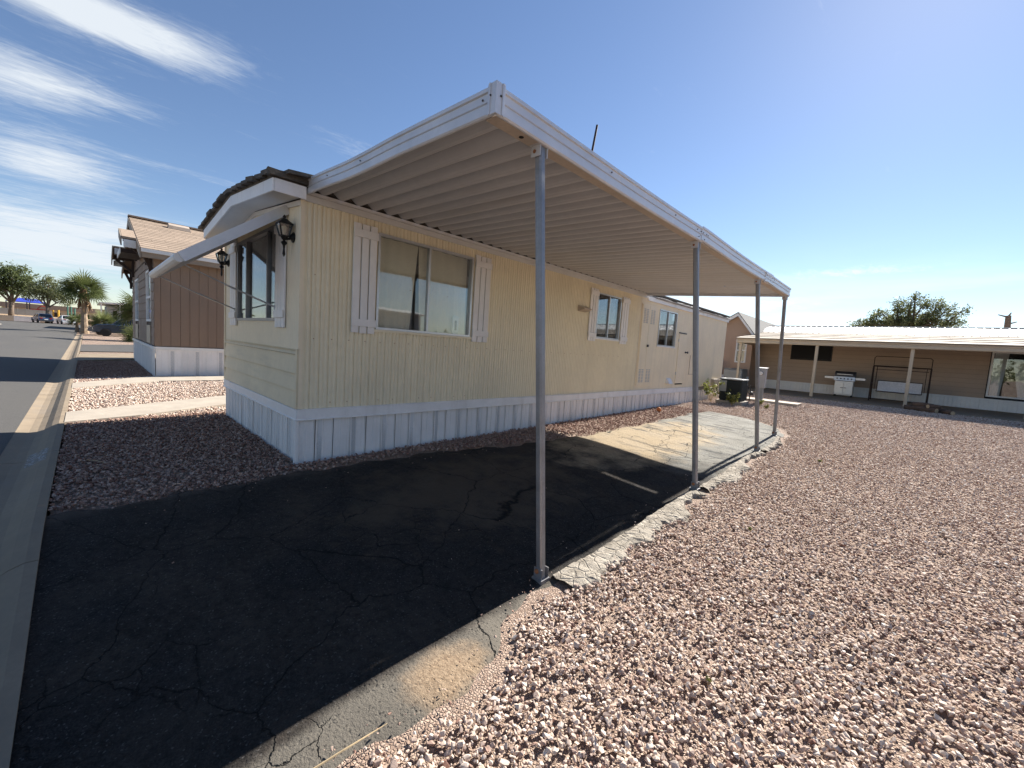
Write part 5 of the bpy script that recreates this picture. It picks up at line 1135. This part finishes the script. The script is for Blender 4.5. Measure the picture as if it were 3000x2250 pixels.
fan_palm('fan_palm', 'tall fan palm with shaggy skirt at the kerb beyond the brown home', (-64.7,-.15,far(-64.7,0)), 4.7, .22, 46, 2.5, 5, True, (0,.0))
fan_palm('fan_palm', 'low bushy fan palm behind the parked dark vehicles', (-68.5,1.5,far(-68,0)), 1.2, .16, 30, 2.1, 6, False)
fan_palm('fan_palm', 'low fan palm left of the tall palm with drooping grey green fronds', (-69,-.75,far(-68,0)), 1.2, .13, 26, 1.25, 16, False)
fan_palm('fan_palm', 'dark fan palm with spiky fronds against the front wall of the brown home', (-47,3.3,far(-47,0)), 2.4, .22, 34, 2.3, 8, False)
fan_palm('fan_palm', 'short stemless fan palm at the foot of the taller dark palm', (-45,2.9,far(-47,0)), .3, .2, 26, 1.6, 9, False)
# weeds by the air conditioner
def weed(x, y, h, n, seed, label, mat='leaf_weed', leaf=.05):
    r = random.Random(seed); z = gz(x,y); t = thing('weed', label, 'plant', (x,y,z), 0); mb = MB(); C = []
    for i in range(n):
        a = r.uniform(0,6.28); L = h*r.uniform(.5,1); e = Vector((x+math.cos(a)*L*.45,y+math.sin(a)*L*.45,z+L)); m = Vector((x+math.cos(a)*L*.15,y+math.sin(a)*L*.15,z+L*.55)); mb.tube([(x,y,z-.02),m,e],[.006,.005,.002],4); C += [tuple(m+(e-m)*q) for q in (.3,.6,.9,1.0)]
    mb.build('stem', M['twig'], t)
    o = bpy.data.objects.new('leaves', leaf_mesh('leaves', M[mat], C, leaf, 9, (leaf*.6,leaf*.6,leaf*.6), seed)); COL.objects.link(o); o.parent = t; o.matrix_basis = INV[t]
weed(-4.05,14.35,.42,8,1,'leafy yellow green weed in front of the dark green air conditioner',leaf=.06)
weed(-4.78,14.6,.7,8,2,'tall green weed between the mobile home end and the air conditioner',leaf=.06)
weed(-3.55,15.6,.18,9,3,'low dry weed at the foot of the meter pedestal',leaf=.03); weed(-3.2,14.9,.12,8,4,'low weed in the gravel before the meter pedestal',leaf=.025)
weed(-1.0,4.6,.03,4,5,'tiny yellow weed in the gravel beside the first post bay',leaf=.008); weed(-.62,2.35,.03,4,6,'tiny dry weed in the gravel near the bare soil patch',leaf=.007); weed(-.95,8.4,.05,6,7,'small yellow weed in the gravel beside the rear posts',leaf=.012)
# small litter
tag(MB().lathe((-4.72,10.55,gz(-4.72,10.55)-.005),[(.02,0),(.055,.03),(.06,.065),(.045,.1),(.02,.12),(.0,.122)],12).build('clay_lump', M['orange_clay'], None, (-4.72,10.55,.06), True), 'small orange clay lump on the gravel strip by the skirting', 'clay lump')
for p0, p1, r_, lb in (((-6.42,-.02),(-6.18,.12),.004,'pale dry twig lying on the shaded front gravel'),((-1.62,.55),(-1.58,.95),.0045,'long dry grass stalk lying along the slab edge in the near gravel')):
    z0, z1 = gz(*p0)+.03, gz(*p1)+.03
    tag(MB().tube([(*p0,z0),((p0[0]+p1[0])/2+.01,(p0[1]+p1[1])/2,(z0+z1)/2+.012),(*p1,z1)],[r_,r_,r_*.4],5).build('twig', M['twig'], None, (*p0,z0)), lb, 'twig')
tag(MB().sheet(axis((-7.35,-6.75,.06)),axis((-.50,-.34,.04)),lambda x, y: kerb_z(x)+interp(y,[-.52,-.45,-.38,-.31],[-.08,-.055,-.008,.022])+.004).build('painted_number', M['faded_paint'], None, (-7,-.4,-.03), False, False), 'faded white painted mark on the rolled kerb before the front gravel', 'painted mark')

# ------------------------------------------------------------------ vehicles
def car(name, label, loc, rz, col, prof, cabin, L, Wd, wheel_x, wr=.33, lights='tail_red', group='cars parked at the end of the street'):
    t = thing(name, label, 'car', loc, rz, group); iv = INV[t].inverted()
    def B(mb, nm, mt, par=None, smooth=False):
        mb.v = [tuple(iv @ Vector(p)) for p in mb.v]; return mb.build(nm, M[mt], par or t, smooth=smooth)
    h = Wd/2
    mb = MB(); n = len(prof)      # lower body: side profile lofted with slight tuck at sill and shoulder
    for s_, k in ((-1,.94),(-1,1.0),(1,1.0),(1,.94)):
        cz = .62
        for x, z in prof: mb.v.append((x*(1 if k == 1 else .985), s_*h*k, cz+(z-cz)*(1.0 if k < 1 else .86)))
    for j in range(3):
        for i in range(n): mb.f.append((j*n+i,j*n+(i+1)%n,(j+1)*n+(i+1)%n,(j+1)*n+i))
    mb.f += [tuple(range(n-1,-1,-1)), tuple(range(3*n,4*n))]
    bevel(B(mb,'body',col),.04,2)
    (x0,z0),(x1,z1),(x2,z2),(x3,z3) = cabin       # rear base, rear top, front top, front base
    k0, k1 = h*.93, h*.74
    B(MB().hexa([(x0,-k0,z0),(x3,-k0,z3),(x3,k0,z3),(x0,k0,z0),(x1,-k1,z1),(x2,-k1,z2),(x2,k1,z2),(x1,k1,z1)]),'glasshouse','car_glass')
    bevel(B(MB().hexa([(x1-.03,-k1-.02,z1-.02),(x2+.03,-k1-.02,z2-.02),(x2+.03,k1+.02,z2-.02),(x1-.03,k1+.02,z1-.02),(x1+.05,-k1+.06,z1+.04),(x2-.05,-k1+.06,z2+.04),(x2-.05,k1-.06,z2+.04),(x1+.05,k1-.06,z1+.04)]),'roof',col),.02)
    pil = MB()
    for s_ in (-1,1):
        for (a, az_), (c, cz_) in (((x0,z0),(x1,z1)),((x3,z3),(x2,z2)),(((x0+x3)/2,z0),((x1+x2)/2,z1))): pil.bar((a,s_*k0,az_),(c,s_*k1,cz_),.07,.05)
    B(pil,'pillar',col)
    for x in wheel_x:
        for s_ in (-1,1):
            w = B(MB().lathe((x,s_*(h-.2),wr),[(wr*.6,0),(wr,.02),(wr,.19),(wr*.62,.21)],16,(0,s_,0)),'wheel','rubber'); B(MB().lathe((x,s_*(h-.02),wr),[(.0,0),(wr*.6,0),(wr*.55,.03),(.0,.02)],12,(0,s_,0)),'rim','chrome',w)
    xr = min(p[0] for p in prof)
    for s_ in (-1,1): B(MB().box(xr-.015,xr+.12,s_*h*.62-.16,s_*h*.62+.16,.78,.95),'tail_light',lights)
    B(MB().box(xr-.03,xr+.05,-h*.88,h*.88,.34,.52),'bumper','charcoal' if col != 'car_white' else col)
    B(MB().box(xr-.034,xr-.02,-.22,.22,.60,.72),'number_plate','white_paint')
    xf = max(p[0] for p in prof)
    for s_ in (-1,1): B(MB().box(xf-.14,xf+.012,s_*h*.66-.17,s_*h*.66+.17,.66,.82),'headlight','chrome')
suv = [(-2.2,.35),(-2.25,.7),(-2.15,1.02),(-1.9,1.08),(.75,1.06),(1.9,.98),(2.25,.82),(2.3,.4),(1.9,.28),(-1.9,.28)]
car('parked_car','dark blue hatchback seen from behind beside the forked tree',(-112,-5.45,gz(-112,-3)-.03),math.pi+.25,'car_blue',suv,((-2.1,1.05),(-1.6,1.62),(.1,1.60),(1.0,1.05)),4.5,1.85,(-1.35,1.4))
sed = [(-2.25,.35),(-2.3,.7),(-2.2,.96),(-1.7,1.02),(.9,.99),(2.0,.88),(2.3,.72),(2.35,.38),(1.9,.26),(-1.9,.26)]
car('parked_car','white hatchback seen from behind to the left of the tall palm',(-112,-2.55,gz(-112,-3)-.03),math.pi+.2,'car_white',suv,((-2.0,1.03),(-1.35,1.55),(.2,1.53),(1.1,1.0)),4.6,1.85,(-1.35,1.4))
tru = [(-2.6,.5),(-2.65,.95),(-2.55,1.15),(.4,1.2),(1.4,1.28),(2.4,1.2),(2.65,1.0),(2.7,.5),(2.2,.4),(-2.2,.4)]
car('pickup_truck','dark navy pickup truck parked nose out behind the low palm',(-59,3.1,gz(-59,2)-.05),-math.pi*.5+.0,'car_navy',tru,((-.5,1.2),(-.35,1.78),(.75,1.75),(1.35,1.22)),5.3,2.0,(-1.6,1.75),.4,'tail_red','vehicles parked beside the palms')
car('parked_car','dark grey car parked between the tall palm and the pickup truck',(-62.5,2.4,gz(-62,2)-.05),-math.pi*.5,'car_grey',sed,((-1.5,1.0),(-.9,1.42),(.2,1.40),(1.0,.98)),4.6,1.8,(-1.35,1.4),.33,'tail_red','vehicles parked beside the palms')
car('parked_car','red car parked behind the dark vehicles near the palms',(-66,4.2,gz(-66,2)+.1),-math.pi*.5,'car_red',suv,((-2.0,1.03),(-1.5,1.65),(.2,1.62),(1.1,1.0)),4.6,1.85,(-1.35,1.4),.33,'tail_red','vehicles parked beside the palms')
# ------------------------------------------------------------------ end of the street: fence, low wall, canopy, buildings
zf = gz(-122,-8)
fe = thing('panel_fence', 'pale grey panel fence around the playground at the end of the street', 'fence', (-122,-12,zf))
for k in range(16): MB().box(-122.0,-121.92,-22+k*1.08,-22+k*1.08+1.05,zf+1.05,zf+2.2).build('fence_panel', M['stucco_grey'], fe)
for k in range(17): MB().box(-122.03,-121.89,-22.02+k*1.08,-21.97+k*1.08,zf,zf+2.25).build('fence_post', M['stucco_grey'], fe)
lw = thing('low_block_wall', 'low pale block wall along the parking at the end of the street', 'wall', (-118,-10,zf))
for k in range(13): MB().box(-118.2,-118,-22+k*1.6,-22+k*1.6+1.585,zf-.1,zf+.85).build('block', M['white_paint' if k % 3 != 1 else 'tan_trim'], lw)
struct(MB().hexa([(-125,-30,zf-.2),(-118.2,-30,zf-.2),(-118.2,2,zf-.2),(-125,2,zf-.2),(-125,-30,zf+1.1),(-118.2,-30,zf+.8),(-118.2,2,zf+.8),(-125,2,zf+1.1)]), 'planting_bank', M['dirt'])
sc_ = thing('shade_canopy', 'blue fabric shade canopy on posts above the playground', 'canopy', (-128,-7.8,zf))
MB().add([(-126,-10.8,4.1),(-126,-5.4,4.1),(-132,-5.4,4.1),(-132,-10.8,4.1),(-129,-9.2,4.9),(-129,-7.0,4.9)],[(0,1,5,4),(1,2,5),(2,3,4,5),(3,0,4)]).build('fabric', M['blue_canvas'], sc_, fix=False)
for x in (-126.1,-131.9):
    for y in (-10.7,-8.1,-5.5): MB().tube([(x,y,zf),(x,y,4.12)],.08,8).build('post', M['charcoal'], sc_)
pg = thing('playground_frame', 'red and yellow playground climbing frame behind the panel fence', 'play equipment', (-125,-6,zf+1))
MB().tube([(-125,-6.6,zf+1),(-125,-6.6,3.1),(-125,-6.2,3.5),(-125,-5.7,3.5),(-125,-5.3,3.1),(-125,-5.3,zf+1)],.1,6).build('arch', M['red_plastic'], pg)
MB().box(-125.2,-124.8,-7.6,-5.2,2.7,2.9).build('deck', M['red_plastic'], pg); MB().tube([(-124.6,-3.9,zf+.5),(-124.6,-3.9,3.0)],.18,8).build('slide_tube', M['yellow_plastic'], pg); MB().tube([(-124.6,-4.6,zf+.5),(-124.6,-4.6,2.9)],.12,8).build('slide_tube', M['yellow_plastic'], pg)
for k in range(3): tag(MB().tube([(-124+k*.3,-2.6+k*.5,zf),(-124+k*.3,-2.6+k*.5,4.2-.35*k)],.12,8).build('green_pole', M['green_paint'], None, (-124+k*.3,-2.6+k*.5,zf)), ('tallest','middle','shortest')[k]+' green metal pole of three before the long tan building', 'pole', 'green poles by the playground')
lb_ = thing('long_tan_building', 'long low tan building with flat roof at the end of the street', 'building', (-137,-3,zf))
MB().box(-145,-136,-12,8,zf,3.0).build('wall', M['tan_trim'], lb_); MB().box(-145.4,-135.4,-12.4,8.4,3.0,4.0).build('roof', M['shingle_tan'], lb_)
for k in range(5): MB().box(-135.999,-135.95,-5+k*2.2,-3.9+k*2.2,zf+.8,2.5).build('window', M['car_glass'], lb_)
MB().box(-135.999,-135.94,-1.1,-.2,zf,2.6).build('door', M['dark_brown'], lb_)
fh = thing('grey_carport_home', 'pale grey home with white awning roof behind the parked vehicles', 'house', (-82,4,gz(-82,3)))
MB().box(-90,-80,2.0,14,gz(-82,3)-.1,3.6).build('wall', M['stucco_grey'], fh)
MB().hexa([(-90.5,1.2,3.75),(-77,1.2,3.75),(-77,14,3.75),(-90.5,14,3.75),(-90.5,1.2,3.9),(-77,1.2,3.9),(-77,14,4.5),(-90.5,14,4.5)]).build('roof', M['white_metal_roof'], fh)
for y in (1.4,3.2,5.6): MB().tube([(-77.3,y,gz(-77,3)),(-77.3,y,3.75)],.07,8).build('post', M['white_paint'], fh)
MB().box(-79.999,-79.95,2.6,3.0,1.2,3.0).build('window', M['car_glass'], fh); MB().box(-79.999,-79.95,3.6,4.5,gz(-82,3),2.7).build('door', M['dark_brown'], fh)
# hedge and homes that close the horizon
hg = thing('pale_home_row', 'pale low home beyond the tan patio home and the shed', 'house', (-16,46,.3))
MB().box(-26,-11,44,50,.2,2.7).build('wall', M['stucco_grey'], hg); MB().prism([(-26.4,43.5,2.7),(-26.4,50.5,2.7),(-26.4,47,3.7)],(15.8,0,0)).build('roof', M['roof_grey'], hg)
for k in range(9):
    a = -.55+k*.06
C = []
for i in range(900):
    th = npr.uniform(-math.pi*.98, math.pi*.98); R_ = npr.uniform(150,190); C.append((R_*math.cos(th)-20, R_*math.sin(th), npr.uniform(.2,4.2+1.6*math.sin(th*9)+1.2*math.sin(th*23))))
o = bpy.data.objects.new('distant_trees', leaf_mesh('distant_trees', M['leaf_olive'], C, 1.1, 26, (3.2,3.2,1.0), 77)); COL.objects.link(o); tag(o, 'far line of trees along the horizon around the park', 'trees', None, 'stuff')
